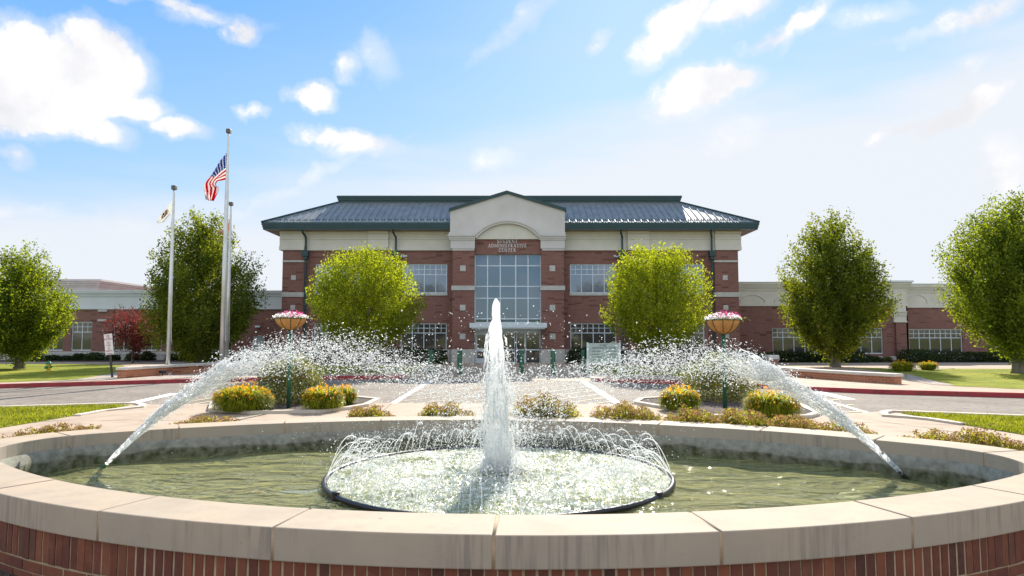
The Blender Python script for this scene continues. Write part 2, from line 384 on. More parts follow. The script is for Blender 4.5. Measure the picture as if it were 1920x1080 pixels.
def kerb(pts, mat, name, w=.16, z0=-.14, z1=.012, side=1):
    mb = MB(); pts = [Vector((p[0], p[1], 0)) for p in pts]; L1 = []; L2 = []
    for i, p in enumerate(pts):
        d = (pts[min(i + 1, len(pts) - 1)] - pts[max(i - 1, 0)]).normalized(); n = Vector((-d.y, d.x, 0)) * side
        L1.append(p - n * .02); L2.append(p + n * w)
    for i in range(len(pts) - 1):
        mb.slab([L1[i][:2], L1[i + 1][:2], L2[i + 1][:2], L2[i][:2]], z0, z1)
    return struct(mb.build(name, mat))
kerb(farL, m_redkerb, 'red_kerb'); kerb(farR, m_redkerb, 'red_kerb')
kerb(gp([(-1500, 797), (0, 763.5), (236, 756.5), (262, 757), (274, 760), (268, 764), (240, 767), (200, 771), (150, 780)]), m_kerb, 'kerb', .13, -.14, .03, -1)
kerb(gp([(1800, 797), (1740, 788), (1700, 784), (1655, 781), (1650, 775), (1665, 772), (1700, 773), (1920, 781.5), (2700, 808)]), m_kerb, 'kerb', .13, -.14, .04, -1)
# lawns, gravel and mulch on the building side
struct(MB().slab(gp([(-1500, 752), (0, 717), (130, 712.5), (165, 708), (214, 699), (240, 690), (225, 684), (100, 682.5), (-1500, 686)]), -.05, .012).build('lawn', m_grass))
struct(MB().slab(gp([(1600, 690), (1700, 691), (1760, 691.5), (1920, 692), (2900, 700), (3600, 775), (1920, 730), (1790, 724), (1700, 712), (1698, 701), (1640, 694.5)]), -.05, .012).build('lawn', m_grass))
struct(MB().slab(gp([(132, 713.5), (168, 709), (216, 700), (320, 704), (480, 699), (480, 704), (360, 709.5)]), -.05, .008).build('gravel_bed', m_gravel))
struct(MB().slab(gp([(1700, 713), (1700, 701), (1740, 712), (1790, 723), (1750, 722)]), -.05, .016).build('gravel_bed', m_gravel))
struct(MB().slab(gp([(1640, 690.5), (1665, 688.5), (1750, 688.5), (1790, 691), (1760, 693), (1690, 693.5)]), -.05, .018).build('gravel_bed', m_gravel))
struct(MB().slab([XY for XY in ((-46, 41.2), (-14.5, 41.2), (-14.5, 46.5), (-46, 46.5))], -.05, .009).build('mulch_bed', m_mulch))
struct(MB().slab([XY for XY in ((14.2, 40.2), (60, 40.2), (60, 46), (14.2, 46))], -.05, .009).build('mulch_bed', m_mulch))
struct(MB().slab(gp([(600, 701), (765, 699), (800, 686), (560, 686)]), -.05, .01).build('mulch_bed', m_grass))
struct(MB().slab(gp([(1105, 700), (1280, 705), (1440, 700), (1400, 688), (1110, 686)]), -.05, .01).build('mulch_bed', m_grass))
# planting islands by the crossing
bedL = gp([(392, 771), (396, 758), (450, 748), (640, 744), (712, 751), (690, 762), (655, 768), (600, 774), (470, 776)])
bedR = gp([(1188, 757), (1200, 750), (1300, 744), (1480, 752), (1538, 778), (1520, 784), (1450, 786), (1330, 783), (1250, 768)])
for bp in (bedL, bedR):
    struct(MB().slab(bp, -.14, .03).build('planting_bed', m_mulch))
    kerb(bp + [bp[0]], m_kerb, 'kerb', .12, -.14, .06, -1 if bp is bedR else -1)
# painted markings
mk = MB()
def line(m, a, b, w, z=GZ + .004):
    p, q = Vector(G(a[0], a[1], GZ)), Vector(G(b[0], b[1], GZ)); d = (q - p).normalized(); n = Vector((-d.y, d.x, 0)) * w / 2
    m.quad(*[(v.x, v.y, z) for v in (p - n, q - n, q + n, p + n)])
    if (m.v[-3][0] - m.v[-4][0]) * (m.v[-2][1] - m.v[-3][1]) - (m.v[-3][1] - m.v[-4][1]) * (m.v[-2][0] - m.v[-3][0]) < 0: m.f[-1] = m.f[-1][::-1]
line(mk, (731, 760), (802, 717), .16); line(mk, (1171, 764), (1090, 713), .22); line(mk, (229, 760), (327, 738), .3); line(mk, (1520, 732), (1593, 749), .35)
line(mk, (1542, 749), (1640, 778), .12)
struct(mk.build('crossing_lines', m_white))
hk = MB()
for x0 in range(300, 1250, 66):
    pts = []
    for px in range(x0, x0 + 500, 6):
        py = 760 - .125 * (px - x0)
        if px > 731 + (760 - py) * 1.66 and px < 1171 - (764 - py) * 1.6 and py < 760 and py > 717: pts.append((px, py))
    if len(pts) > 2: line(hk, pts[0], pts[-1], .06, GZ + .008)
for a, b in (((330, 764), (400, 752)), ((345, 755), (420, 743)), ((355, 771), (420, 760)), ((1545, 752), (1575, 749)), ((1560, 763), (1600, 759)), ((1500, 770), (1560, 766)), ((1580, 774), (1625, 771))): line(hk, a, b, .09, GZ + .008)
struct(hk.build('crossing_hatching', m_yellow))
ck = MB()  # thin wavering dark lines along the road
for a, b in (((-200, 766), (200, 731)), ((-200, 758), (230, 727)), ((-100, 743), (190, 727)), ((1600, 741), (1920, 760)), ((430, 744), (720, 728)), ((1200, 726), (1500, 742))):
    pts = [(a[0] + (b[0] - a[0]) * i / 14, a[1] + (b[1] - a[1]) * i / 14 + random.uniform(-.5, .5)) for i in range(15)]
    for i in range(14): line(ck, pts[i], pts[i + 1], .045, GZ + .003)
struct(ck.build('tar_seams', M_plain('tar', (.05, .045, .045), .6)))
# grass blades standing on the near lawns
def inpoly(x, y, poly):
    c = np.zeros(len(x), bool); j = len(poly) - 1
    for i in range(len(poly)):
        xi, yi = poly[i]; xj, yj = poly[j]
        c ^= ((yi > y) != (yj > y)) & (x < (xj - xi) * (y - yi) / (yj - yi + 1e-9) + xi); j = i
    return c
def blades(poly, n, xr, yr, h, w, label):
    x = rng.uniform(*xr, n); y = rng.uniform(*yr, n); k = inpoly(x, y, poly); x = x[k]; y = y[k]; n = len(x)
    a = rng.uniform(0, 6.283, n); hh = h * rng.uniform(.5, 1.2, n); lx = rng.normal(0, .4, n) * hh; ly = rng.normal(0, .4, n) * hh
    V = np.zeros((n, 3, 3)); V[:, 0] = np.stack([x - w * np.cos(a), y - w * np.sin(a), np.full(n, .01)], 1); V[:, 1] = np.stack([x + w * np.cos(a), y + w * np.sin(a), np.full(n, .01)], 1)
    V[:, 2] = np.stack([x + lx, y + ly, hh + .01], 1)
    tag(npmesh('grass', V.reshape(-1, 3), np.arange(n * 3).reshape(-1, 3), m_grassblade), label, 'grass', kind='stuff')
blades(lawnL, 60000, (-16, -4), (11, 16), .055, .012, 'short sunlit grass on the lawn left of the fountain')
blades(lawnR, 60000, (6, 16), (9.5, 15), .055, .012, 'short sunlit grass on the lawn right of the fountain')

# ------------------------------------------------------------------ stroke lettering (serif capitals)
GL = {  # strokes in a 0..1 box: (x0,y0,x1,y1,weight); 'a' entries are arcs (cx,cy,rx,ry,deg0,deg1,weight)
'S': (.62, [('a', .31, .75, .24, .22, 20, 270, .10), ('a', .31, .27, .26, .24, -200 + 290, -160, .12), (.55, .68, .55, .92, .03), (.06, .08, .06, .32, .03)]),
'T': (.72, [(.36, 0, .36, .97, .13), (.04, .95, .68, .95, .06), (.22, .02, .5, .02, .04), (.05, .75, .05, .97, .04), (.67, .75, .67, .97, .04)]),
'U': (.8, [(.16, .28, .16, .98, .13), (.64, .28, .64, .98, .06), ('a', .4, .28, .24, .27, 180, 360, .09), (.02, .98, .3, .98, .04), (.52, .98, .76, .98, .04)]),
'D': (.78, [(.17, 0, .17, 1, .13), ('a', .24, .5, .44, .47, -90, 90, .11), (.03, .02, .3, .02, .05), (.03, .98, .3, .98, .05)]),
'E': (.66, [(.17, 0, .17, 1, .13), (.04, .02, .6, .02, .05), (.04, .98, .57, .98, .05), (.2, .52, .45, .52, .05), (.6, .02, .6, .22, .05), (.57, .8, .57, .98, .05), (.45, .42, .45, .62, .04)]),
'N': (.86, [(.14, 0, .14, .98, .06), (.14, .98, .68, .02, .13), (.68, 0, .68, 1, .06), (.02, .02, .27, .02, .04), (.02, .98, .2, .98, .04), (.56, .98, .8, .98, .04)]),
'A': (.8, [(.14, 0, .4, 1, .06), (.4, 1, .66, 0, .14), (.24, .34, .56, .34, .05), (.02, .02, .26, .02, .04), (.54, .02, .78, .02, .04)]),
'M': (1.0, [(.14, 0, .14, .98, .06), (.16, .98, .48, .06, .13), (.48, .06, .8, .98, .05), (.82, 0, .82, 1, .13), (.02, .02, .26, .02, .04), (.68, .02, .96, .02, .04)]),
'I': (.36, [(.18, 0, .18, 1, .13), (.04, .02, .32, .02, .04), (.04, .98, .32, .98, .04)]),
'R': (.76, [(.17, 0, .17, 1, .13), ('a', .26, .74, .28, .23, -90, 90, .1), (.3, .5, .66, .02, .12), (.03, .02, .31, .02, .04), (.03, .98, .3, .98, .04)]),
'V': (.8, [(.14, .98, .4, 0, .13), (.4, 0, .66, .98, .06), (.02, .98, .28, .98, .04), (.54, .98, .78, .98, .04)]),
'C': (.74, [('a', .4, .5, .3, .48, 40, 320, .11), (.64, .7, .64, .95, .04)]),
'P': (.66, [(.17, 0, .17, 1, .13), ('a', .26, .72, .27, .25, -90, 90, .1), (.03, .02, .31, .02, .04), (.03, .98, .3, .98, .04)]),
'K': (.78, [(.16, 0, .16, 1, .13), (.2, .42, .62, .98, .06), (.32, .56, .68, .02, .12), (.03, .02, .3, .02, .04)]),
'G': (.8, [('a', .4, .5, .3, .48, 40, 330, .11), (.64, .05, .64, .42, .1), (.5, .42, .76, .42, .04)]),
'F': (.62, [(.17, 0, .17, 1, .13), (.04, .98, .57, .98, .05), (.2, .5, .45, .5, .05), (.03, .02, .31, .02, .04)]),
'L': (.62, [(.17, 0, .17, 1, .13), (.04, .02, .58, .02, .05), (.57, .02, .57, .22, .05)]),
'O': (.8, [('a', .4, .5, .3, .48, 0, 360, .1)]), ' ': (.4, [])}
def lettering(lines, cx, y, ztop, size, lead, name, mat, parent, depth=.02, rot=None, hscale=1):
    mb = MB()
    for li, tx in enumerate(lines):
        wd = sum(GL[c][0] + .1 for c in tx) * size * hscale; x = cx - wd / 2; z = ztop - size - li * lead
        for c in tx:
            w_, st = GL[c]
            for s in st:
                if s[0] == 'a':
                    _, ax, ay, rx, ry, a0, a1, wt = s; k = 9
                    pp = [(ax + rx * math.cos(R(a0 + (a1 - a0) * i / k)), ay + ry * math.sin(R(a0 + (a1 - a0) * i / k))) for i in range(k + 1)]
                    segs = [(pp[i], pp[i + 1], wt) for i in range(k)]
                else: segs = [((s[0], s[1]), (s[2], s[3]), s[4])]
                for (ax_, ay_), (bx_, by_), wt in segs:
                    d = Vector((bx_ - ax_, by_ - ay_)); ln = d.length or 1; d /= ln; nx, ny = -d.y * wt / 2, d.x * wt / 2
                    q = [(ax_ - nx, ay_ - ny), (bx_ - nx, by_ - ny), (bx_ + nx, by_ + ny), (ax_ + nx, ay_ + ny)]
                    q = [(x + u * size * hscale, z + v * size) for u, v in q]
                    if rot:
                        ox, oz, ang = rot; ca, sa = math.cos(ang), math.sin(ang); q = [(ox + (u - ox) * ca - (v - oz) * sa, oz + (u - ox) * sa + (v - oz) * ca) for u, v in q]
                    yy = y - random.random() * .002
                    mb.prismY(q, yy, yy + depth)
            x += (w_ + .1) * size * hscale
    return mb.build(name, mat, parent)

# ------------------------------------------------------------------ buildings
def facade(mb, x0, x1, z0, z1, y, holes, dep=.14):
    xs = sorted({x0, x1, *[h[0] for h in holes], *[h[1] for h in holes]}); zs = sorted({z0, z1, *[h[2] for h in holes], *[h[3] for h in holes]})
    xs = [x for x in xs if x0 <= x <= x1]; zs = [z for z in zs if z0 <= z <= z1]
    for i in range(len(xs) - 1):
        for j in range(len(zs) - 1):
            mx, mz = (xs[i] + xs[i + 1]) / 2, (zs[j] + zs[j + 1]) / 2
            if any(h[0] < mx < h[1] and h[2] < mz < h[3] for h in holes): continue
            mb.quad((xs[i], y, zs[j]), (xs[i + 1], y, zs[j]), (xs[i + 1], y, zs[j + 1]), (xs[i], y, zs[j + 1]))
    for a, b, c, d in holes:
        mb.quad((a, y, c), (a, y, d), (a, y + dep, d), (a, y + dep, c)); mb.quad((b, y, d), (b, y, c), (b, y + dep, c), (b, y + dep, d))
        mb.quad((a, y, d), (b, y, d), (b, y + dep, d), (a, y + dep, d)); mb.quad((b, y, c), (a, y, c), (a, y + dep, c), (b, y + dep, c))
def window(bld, x0, x1, z0, z1, y, ntall, glass, small=2, bar=.045, sfrac=.36, label=None):
    f = MB(); f.box(x0, x1, y, y + .06, z1 - bar * 1.4, z1); f.box(x0, x1, y, y + .06, z0, z0 + bar * 1.4)
    f.box(x0, x0 + bar * 1.2, y, y + .06, z0 + bar * 1.4, z1 - bar * 1.4); f.box(x1 - bar * 1.2, x1, y, y + .06, z0 + bar * 1.4, z1 - bar * 1.4)
    h = z1 - z0; zs = z1 - h * sfrac
    for i in range(1, ntall):
        x = x0 + (x1 - x0) * i / ntall; f.box(x - bar / 2, x + bar / 2, y + .004, y + .056, z0 + bar, z1 - bar)
    if small:
        f.box(x0 + bar, x1 - bar, y + .008, y + .052, zs - bar / 2, zs + bar / 2); zm = (zs + z1) / 2
        f.box(x0 + bar, x1 - bar, y + .008, y + .052, zm - bar / 3, zm + bar / 3)
        for i in range(ntall):
            x = x0 + (x1 - x0) * (i + .5) / ntall; f.box(x - bar / 3, x + bar / 3, y + .012, y + .05, zs, z1 - bar)
    w = f.build('window', m_frame, bld)
    if label: w['label'] = label
    MB().quad((x0, y + .03, z0), (x1, y + .03, z0), (x1, y + .03, z1), (x0, y + .03, z1)) if 0 else None
    g = MB(); g.quad((x0, y + .03, z0), (x1, y + .03, z0), (x1, y + .03, z1), (x0, y + .03, z1)); g.build('pane', glass, w)
    return w
Y0 = 40.0
xl, xr = XX(529, Y0), XX(1385, Y0)
B = thing('office_building', 'two storey brick building with green hipped roof and glass entrance gable behind the fountain', 'building', (0, Y0, 0))
zb, zf, zs = ZZ(655, Y0), ZZ(470, Y0), ZZ(430, 39.1)
holes = []
WIN = []
for a, b in ((590, 676), (752, 838), (1069, 1155), (1234, 1320)):
    for c, d, gl in ((495, 550, m_glass_hi), (606, 657, m_glass_lo)):
        h = (XX(a, Y0), XX(b, Y0), ZZ(d, Y0), ZZ(c, Y0)); holes.append(h); WIN.append((h, gl))
wall = MB(); facade(wall, xl, xr, zb, zf, Y0, [h for h in holes if 1], .14)
wall.box(xl + .01, xr - .01, Y0 + .32, 58.5, 0, zs)
for x in (xl, xr - .33): wall.box(x, x + .33, Y0 + .001, Y0 + .34, zb, zf)
for a, b in ((529, 571), (690, 728), (1177, 1218), (1341, 1385)):
    wall.box(XX(a, 39.8) - (.02 if a == 529 else 0), XX(b, 39.8) + (.02 if b == 1385 else 0), 39.8, Y0 + .02, zb, zf)
wall.box(xl - .004, xr + .004, Y0 - .02, Y0 + .02, zf - .08, zf)
wall.build('wall', m_brick, B)
for h, gl in WIN:
    window(B, *h, Y0 + .08, 4, gl)
    s = MB(); s.box(h[0] - .04, h[1] + .04, Y0 - .06, Y0 + .12, h[2] - .13, h[2]); s.build('window_sill', m_lstone, B)
# stone base, bands and blocks
for a_, b_ in ((xl - .05, XX(846, Y0)), (XX(1060, Y0), xr + .05)):
    sb = MB(); sb.box(a_, b_, Y0 - .06, Y0 + .2, -.1, zb); sb.build('stone_base', m_lstone, B)
for a, b in ((529, 571), (690, 728), (1177, 1218), (1341, 1385)):
    for t, u in ((488, 491.5), (548, 556.5)):
        q = MB(); q.box(XX(a, 39.75) - .03, XX(b, 39.75) + .03, 39.74, 40.0, ZZ(u, 39.75), ZZ(t, 39.75)); q.build('stone_band', m_lstone, B)
    if a in (529, 1341):
        for t in (516, 572, 625):
            q = MB(); q.box(XX(545, 39.8) if a < 900 else XX(1356, 39.8), XX(554, 39.8) if a < 900 else XX(1365, 39.8), 39.77, 39.95, ZZ(t + 9, 39.8), ZZ(t, 39.8)); q.build('stone_block', m_lstone, B)
# frieze under the eaves
fz = MB()
for y_, a, b in ((39.86, 463, 470), (39.93, 449, 463), (39.88, 447, 449.5), (39.96, 439, 447), (39.88, 434.6, 439)):
    fz.box(xl - (Y0 - y_), xr + (Y0 - y_), y_, Y0 + .3, ZZ(b, Y0), ZZ(a, Y0))
    fz.box(xl - (Y0 - y_), xl + .2, Y0 + .3, 58.6, ZZ(b, Y0), ZZ(a, Y0)); fz.box(xr - .2, xr + (Y0 - y_), Y0 + .3, 58.6, ZZ(b, Y0), ZZ(a, Y0))
    for p, q in ((529, 571), (690, 728), (1177, 1218), (1341, 1385)):
        fz.box(XX(p, Y0) - (.15 if p == 529 else 0), XX(q, Y0) + (.15 if q == 1385 else 0), y_ - .16, y_ + .02, ZZ(b, Y0) + .003, ZZ(a, Y0) - .003)
fz.build('frieze', m_cream, B)
# hipped roof
YE = 39.1; ex0, ex1 = XX(490, YE, 420), XX(1424, YE, 420); ze1, ze0 = ZZ(417, YE), ZZ(430, YE); YB = 59.4
rd = 3.55; zr = ZZ(380, YE + rd); bx0, bx1 = XX(635, YE + rd, 380), XX(1275, YE + rd, 380); YBr = YB - rd
rf = MB()
rf.quad((ex0, YE, ze1), (ex1, YE, ze1), (bx1, YE + rd, zr), (bx0, YE + rd, zr)); rf.quad((ex1, YE, ze1), (ex1, YB, ze1), (bx1, YBr, zr), (bx1, YE + rd, zr))
rf.quad((ex0, YB, ze1), (ex0, YE, ze1), (bx0, YE + rd, zr), (bx0, YBr, zr)); rf.quad((ex1, YB, ze1), (ex0, YB, ze1), (bx0, YBr, zr), (bx1, YBr, zr)); rf.quad((bx0, YE + rd, zr), (bx1, YE + rd, zr), (bx1, YBr, zr), (bx0, YBr, zr))
rn = Vector((0, -(zr - ze1), rd)).normalized()
x = ex0 + .35
while x < ex1 - .2:
    t = 1.0
    if x < bx0: t = (x - ex0) / (bx0 - ex0)
    if x > bx1: t = (ex1 - x) / (ex1 - bx1)
    p0 = Vector((x, YE + .02, ze1)); p1 = p0 + Vector((0, rd, zr - ze1)) * t; w = .018; h = rn * .045
    rf.quad(p0 + Vector((-w, 0, 0)) + h, p0 + Vector((w, 0, 0)) + h, p1 + Vector((w, 0, 0)) + h, p1 + Vector((-w, 0, 0)) + h)
    rf.quad(p0 + Vector((-w, 0, 0)), p0 + Vector((-w, 0, 0)) + h, p1 + Vector((-w, 0, 0)) + h, p1 + Vector((-w, 0, 0))); rf.quad(p0 + Vector((w, 0, 0)), p1 + Vector((w, 0, 0)), p1 + Vector((w, 0, 0)) + h, p0 + Vector((w, 0, 0)) + h)
    x += .38
m_roof = M_noise('standing_seam_metal', (.20, .215, .215), (.27, .285, .28), 1.5, .56, metal=.4, spec=.4)
rfo = rf.build('roof', m_roof, B)
sg = MB(); x = ex0 + .9
while x < ex1 - .9:
    for dx_ in (-.06, .06): sg.box(x + dx_ - .022, x + dx_ + .022, YE + .36, YE + .40, ze1 + .36 * (zr - ze1) / rd, ze1 + .36 * (zr - ze1) / rd + .085)
    x += .38
sg.box(ex0 + .9, ex1 - .9, YE + .375, YE + .385, ze1 + .36 * (zr - ze1) / rd - .01, ze1 + .36 * (zr - ze1) / rd + .02); sg.build('snow_guard', m_green, rfo)
fa = MB()
for k, (o_, a, b) in enumerate(((0, 417, 421.5), (.035, 421.5, 426), (.07, 426, 430))):
    za, zb_ = ZZ(a, YE), ZZ(b, YE)
    fa.box(ex0 + o_, ex1 - o_, YE + o_, YE + .2, zb_, za + (.01 if k == 0 else 0)); fa.box(ex0 + o_, ex1 - o_, YB - .2, YB - o_, zb_, za)
    fa.box(ex0 + o_, ex0 + .2, YE + .2, YB - .2, zb_, za + (.01 if k == 0 else 0)); fa.box(ex1 - .2, ex1 - o_, YE + .2, YB - .2, zb_, za + (.01 if k == 0 else 0))
fa.build('fascia', m_green, B)
so_ = MB(); so_.box(ex0 + .2, ex1 - .2, YE + .2, YB - .2, ze0 + .01, ze0 + .05); so_.build('soffit', M_noise('soffit_panel', (.30, .24, .20), (.36, .29, .25), 2, .8), B)
for sx, bx in ((ex0, bx0), (ex1, bx1)):
    hp = MB(); hp.tube([(sx, YE, ze1 + .03), (bx, YE + rd, zr + .03)], .07, 6); hp.build('hip_cap', m_green, rfo)
pt = ZZ(367, YE + rd)
pb = MB()
for k, o_ in enumerate((0, .05, .10)):
    h_ = (pt - zr) / 3; pb.box(bx0 - .02 - .1 + o_, bx1 + .02 + .1 - o_, YE + rd - .05 + o_, YBr - o_, pt - h_ * (k + 1), pt - h_ * k)
pb.box(bx0 + .1, bx1 - .1, YE + rd + .1, YBr - .2, zr - .1, pt - .2)
pb.build('roof_parapet', m_green, B)
# downspouts
for px in (573, 742, 1167, 1335):
    x = XX(px, 39.85); d = MB()
    d.tube([(x - .12, 39.35, ze0 + .02), (x - .12, 39.38, ZZ(438, Y0)), (x, 39.66, ZZ(447, Y0)), (x, 39.68, ZZ(451, Y0)), (x, 39.68, ZZ(472, Y0))], .06, 8)
    d.tube([(x, 39.68, ZZ(486, Y0)), (x, 39.68, .25), (x, 39.5, .12)], .06, 8)
    ds = d.build('downspout', m_green, B)
    c = MB(); c.box(x - .18, x + .18, 39.5, 39.79, ZZ(482, Y0), ZZ(471.5, Y0)); c.slab([(x - .12, 39.55), (x + .12, 39.55), (x + .12, 39.78), (x - .12, 39.78)], ZZ(488, Y0), ZZ(482, Y0)); c.build('conductor_box', m_green, ds, bevel=.01)
for px in (757, 1157):
    x = XX(px, Y0); l = MB(); l.box(x - .05, x + .05, Y0 - .12, Y0, ZZ(483, Y0), ZZ(480, Y0)); 
    for s in (-1, 1): l.lathe([(.05, -.06), (.085, 0), (.05, .06)], 8, (x + s * .14, Y0 - .2, ZZ(481, Y0)))
    l.build('floodlight', m_frame, B)
# entrance bay: piers, gable, arch, curtain wall, canopy, doors
YG = 39.0
def gx(px): return XX(px, YG)
def gz(py): return ZZ(py, YG)
for a, b in ((848, 889), (1015, 1058)):
    q = MB(); q.box(gx(a), gx(b), YG + .08, Y0 + .1, gz(655), gz(468)); q.build('brick_pier', m_brick, B)
    q = MB(); q.box(gx(a) - .04, gx(b) + .04, YG + .02, Y0 + .1, -.1, gz(655)); q.build('pier_base', m_lstone, B)
    q = MB(); q.box(gx(a) - .06, gx(b) + .05, YG + .02, Y0, gz(544), gz(535.5)); q.build('stone_band', m_lstone, B)
    for t in (497.5, 571.5, 625.5):
        c = 867.5 if a < 900 else 1036; q = MB(); q.box(gx(c - 5.3), gx(c + 5.3), YG + .05, YG + .2, gz(t + 10.6), gz(t)); q.build('stone_block', m_lstone, B)
arc = [(892 + 60 - 60 * math.cos(math.pi * i / 20), 0) for i in range(21)]
def arcpts(x0, x1, ybase, ytop, n=20):
    c = (x0 + x1) / 2; hw = (x1 - x0) / 2; hh = ybase - ytop; r = (hw * hw + hh * hh) / (2 * hh); cy = ytop + r; a = math.asin(hw / r)
    return [(c + r * math.sin(-a + 2 * a * i / n), cy - r * math.cos(-a + 2 * a * i / n)) for i in range(n + 1)]
inner = arcpts(893, 1011, 447, 419.5)
g = MB()
poly = [(843, 447), (843, 393), (951, 361), (1060, 393), (1060, 447)] + inner[::-1]
g.prismY([(gx(a), gz(b)) for a, b in poly], YG, YG + .3)
g.prismY([(gx(a), gz(b)) for a, b in ((843.6, 446.5), (843.6, 393.6), (951, 361.8), (1059.4, 393.6), (1059.4, 446.5))], YG + .302, 45)
g.build('gable_wall', m_pale_render, B)
g = MB(); g.prismY([(gx(a), gz(b)) for a, b in [(892, 448), (1012, 448)] + arcpts(893, 1011, 446.9, 419)[::-1]], YG + .06, YG + .301); g.build('lunette_panel', m_cream, B)
am = MB()
for k, (x0_, x1_, yb_, yt_, x2_, x3_, yb2, yt2, pr) in enumerate(((884, 1020, 437.5, 408.5, 887, 1017, 440, 412.3, .088), (887, 1017, 440, 412.5, 890, 1014, 443.5, 416, .205), (890, 1014, 443.5, 416, 893, 1011, 447, 419.5, .135))):
    o1 = arcpts(x0_, x1_, yb_, yt_); i1 = arcpts(x2_, x3_, yb2, yt2)
    for i in range(20): am.prismY([(gx(p[0]), gz(p[1])) for p in (o1[i], o1[i + 1], i1[i + 1], i1[i])], YG - pr, YG + .05)
am.build('arch_moulding', m_pale_render, B)
for a, b in ((843, 890), (1013, 1060)):
    q = MB()
    for t, u, pr, e in ((435.5, 440, .10, 2), (440, 443.5, .18, 4), (443.5, 447, .12, 2.5), (447, 450, .08, 1.5), (450, 466, .02, -1), (466, 469.5, -.03, -4)):
        q.box(gx(a - e), gx(b + e * .3), YG - pr, YG + .35, gz(u), gz(t))
    q.build('pier_capital', m_pale_render, B)
ge = MB()
for a, b in (((841, 396.5), (951, 363.5)), ((951, 363.5), (1062, 396.5))):
    (x0_, y0_), (x1_, y1_) = a, b
    ge.prismY([(gx(x0_), gz(y0_)), (gx(x1_), gz(y1_)), (gx(x1_), gz(y1_ - 6)), (gx(x0_), gz(y0_ - 5.4))], YG - .12, 46)
ge.build('gable_roof', m_green, B)
lp = MB(); lp.box(gx(888), gx(1016), YG + .22, YG + .5, gz(476), gz(447)); lp.build('sign_panel', m_brick, B)
lettering(['STUDENT', 'ADMINISTRATIVE', 'CENTER'], gx(951.5), YG + .19, gz(448), .205, .262, 'lettering', m_txtw, B, .04)
cw = MB(); x0_, x1_ = gx(889), gx(1015); zt, zl = gz(475), gz(605)
xs = [890, 913.6, 937.8, 967, 990.5, 1014.5]; ys = [475.7, 497, 536, 558.5, 597.5, 604.5]
for px in xs: cw.box(gx(px) - .03, gx(px) + .03, YG + .40, YG + .47, zl, zt)
for py in ys: cw.box(x0_, x1_, YG + .405, YG + .465, gz(py) - .028, gz(py) + .028)
cwo = cw.build('curtain_wall_frame', m_frame, B)
for i in range(5):
    for j in range(5):
        q = MB(); t = random.uniform(-.004, .004); u = random.uniform(-.006, .006)
        q.quad((gx(xs[i]), YG + .44 + t, gz(ys[j + 1])), (gx(xs[i + 1]), YG + .44 - t, gz(ys[j + 1])), (gx(xs[i + 1]), YG + .44 - t + u, gz(ys[j])), (gx(xs[i]), YG + .44 + t + u, gz(ys[j])))
        q.build('pane', m_glass_cur, cwo)
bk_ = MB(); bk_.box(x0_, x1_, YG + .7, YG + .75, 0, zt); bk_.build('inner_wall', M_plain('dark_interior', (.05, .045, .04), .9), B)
q = MB(); yc = 38.3; q.box(XX(880.5, yc), XX(1025.5, yc), yc, YG + .45, ZZ(614.5, yc), ZZ(605.5, yc)); q.box(XX(884, yc), XX(1022, yc), yc + .1, YG + .4, ZZ(617, yc), ZZ(614.5, yc)); q.build('entrance_canopy', m_frame, B)
YD = YG + .45
def dx2(px): return XX(px, YD)
def dz2(py): return ZZ(py, YD)
hd = MB(); hd.box(dx2(889), dx2(1015), YD, YD + .1, dz2(623), dz2(616)); hd.box(dx2(889), dx2(890.5), YD, YD + .1, 0, dz2(623)); hd.box(dx2(1013.5), dx2(1015), YD, YD + .1, 0, dz2(623)); hd.build('door_header', m_frame, B)
def door(a, b, wide, rail, bot):
    f = MB(); za, zz = dz2(623.3), dz2(683) + .02; w = dx2(a + wide) - dx2(a); zm = dz2(rail)
    f.box(dx2(a), dx2(b), YD + .01, YD + .07, za - w, za); f.box(dx2(a), dx2(b), YD + .01, YD + .07, zz, zz + bot); f.box(dx2(a), dx2(b), YD + .01, YD + .07, zm - w * .7, zm + w * .7)
    f.box(dx2(a), dx2(a) + w, YD + .012, YD + .068, zz + bot, za - w); f.box(dx2(b) - w, dx2(b), YD + .012, YD + .068, zz + bot, za - w)
    d = f.build('door', m_frame, B); g_ = MB(); g_.quad((dx2(a), YD + .04, zz), (dx2(b), YD + .04, zz), (dx2(b), YD + .04, za), (dx2(a), YD + .04, za)); g_.build('pane', m_glass_lo, d)
    h = MB(); h.box(dx2(b) - w * .7, dx2(b) - w * .35, YD - .05, YD - .02, dz2(662), dz2(650)); h.build('handle', m_capdark, d)
door(891, 915, 4, 656, .32); door(916, 940, 4, 656, .32); door(941, 966, 1.7, 656, .12); door(967.5, 984, 1.4, 656, .06); door(984.5, 1013, 1.8, 656, .06)

# wings
def wing(name, label, Y, x0, x1, segs, wins, depth, stone_y, glassm):
    b = thing(name, label, 'building', ((x0 + x1) / 2, Y, 0)); return b
WL = thing('office_wing', 'low brick wing with white parapet band and paired windows left of the entrance building', 'building', (-30, 45, 0))
YW = 45.0; wx = lambda p: XX(p, YW, 620); wz = lambda p: ZZ(p, YW)
xa, xb = -62, xl + .3
hl = [(wx(a), wx(b), wz(657.5), wz(603)) for a, b in ((-82, -44), (-27, 11), (28, 66), (81, 119), (134, 172.5), (213, 251), (265, 304), (345, 383), (397, 435))]
w = MB(); facade(w, xa, xb, wz(663), wz(579), YW, hl); w.box(xa, xb, YW + .3, 60, 0, wz(552)); w.box(xa, xb, YW + .001, YW + .31, wz(600), wz(579.5)) if 0 else None
for p in (199, 330, -5): w.box(wx(p) - .02, wx(p + 14), YW - .05, YW + .02, wz(663), wz(579))
w.build('wall', m_brick, WL)
w = MB(); w.box(xa, xb, YW - .08, YW + .2, -.1, wz(665)); w.box(xa, xb, YW - .12, YW + .1, wz(665), wz(659)); w.build('stone_base', m_lstone, WL)
w = MB()
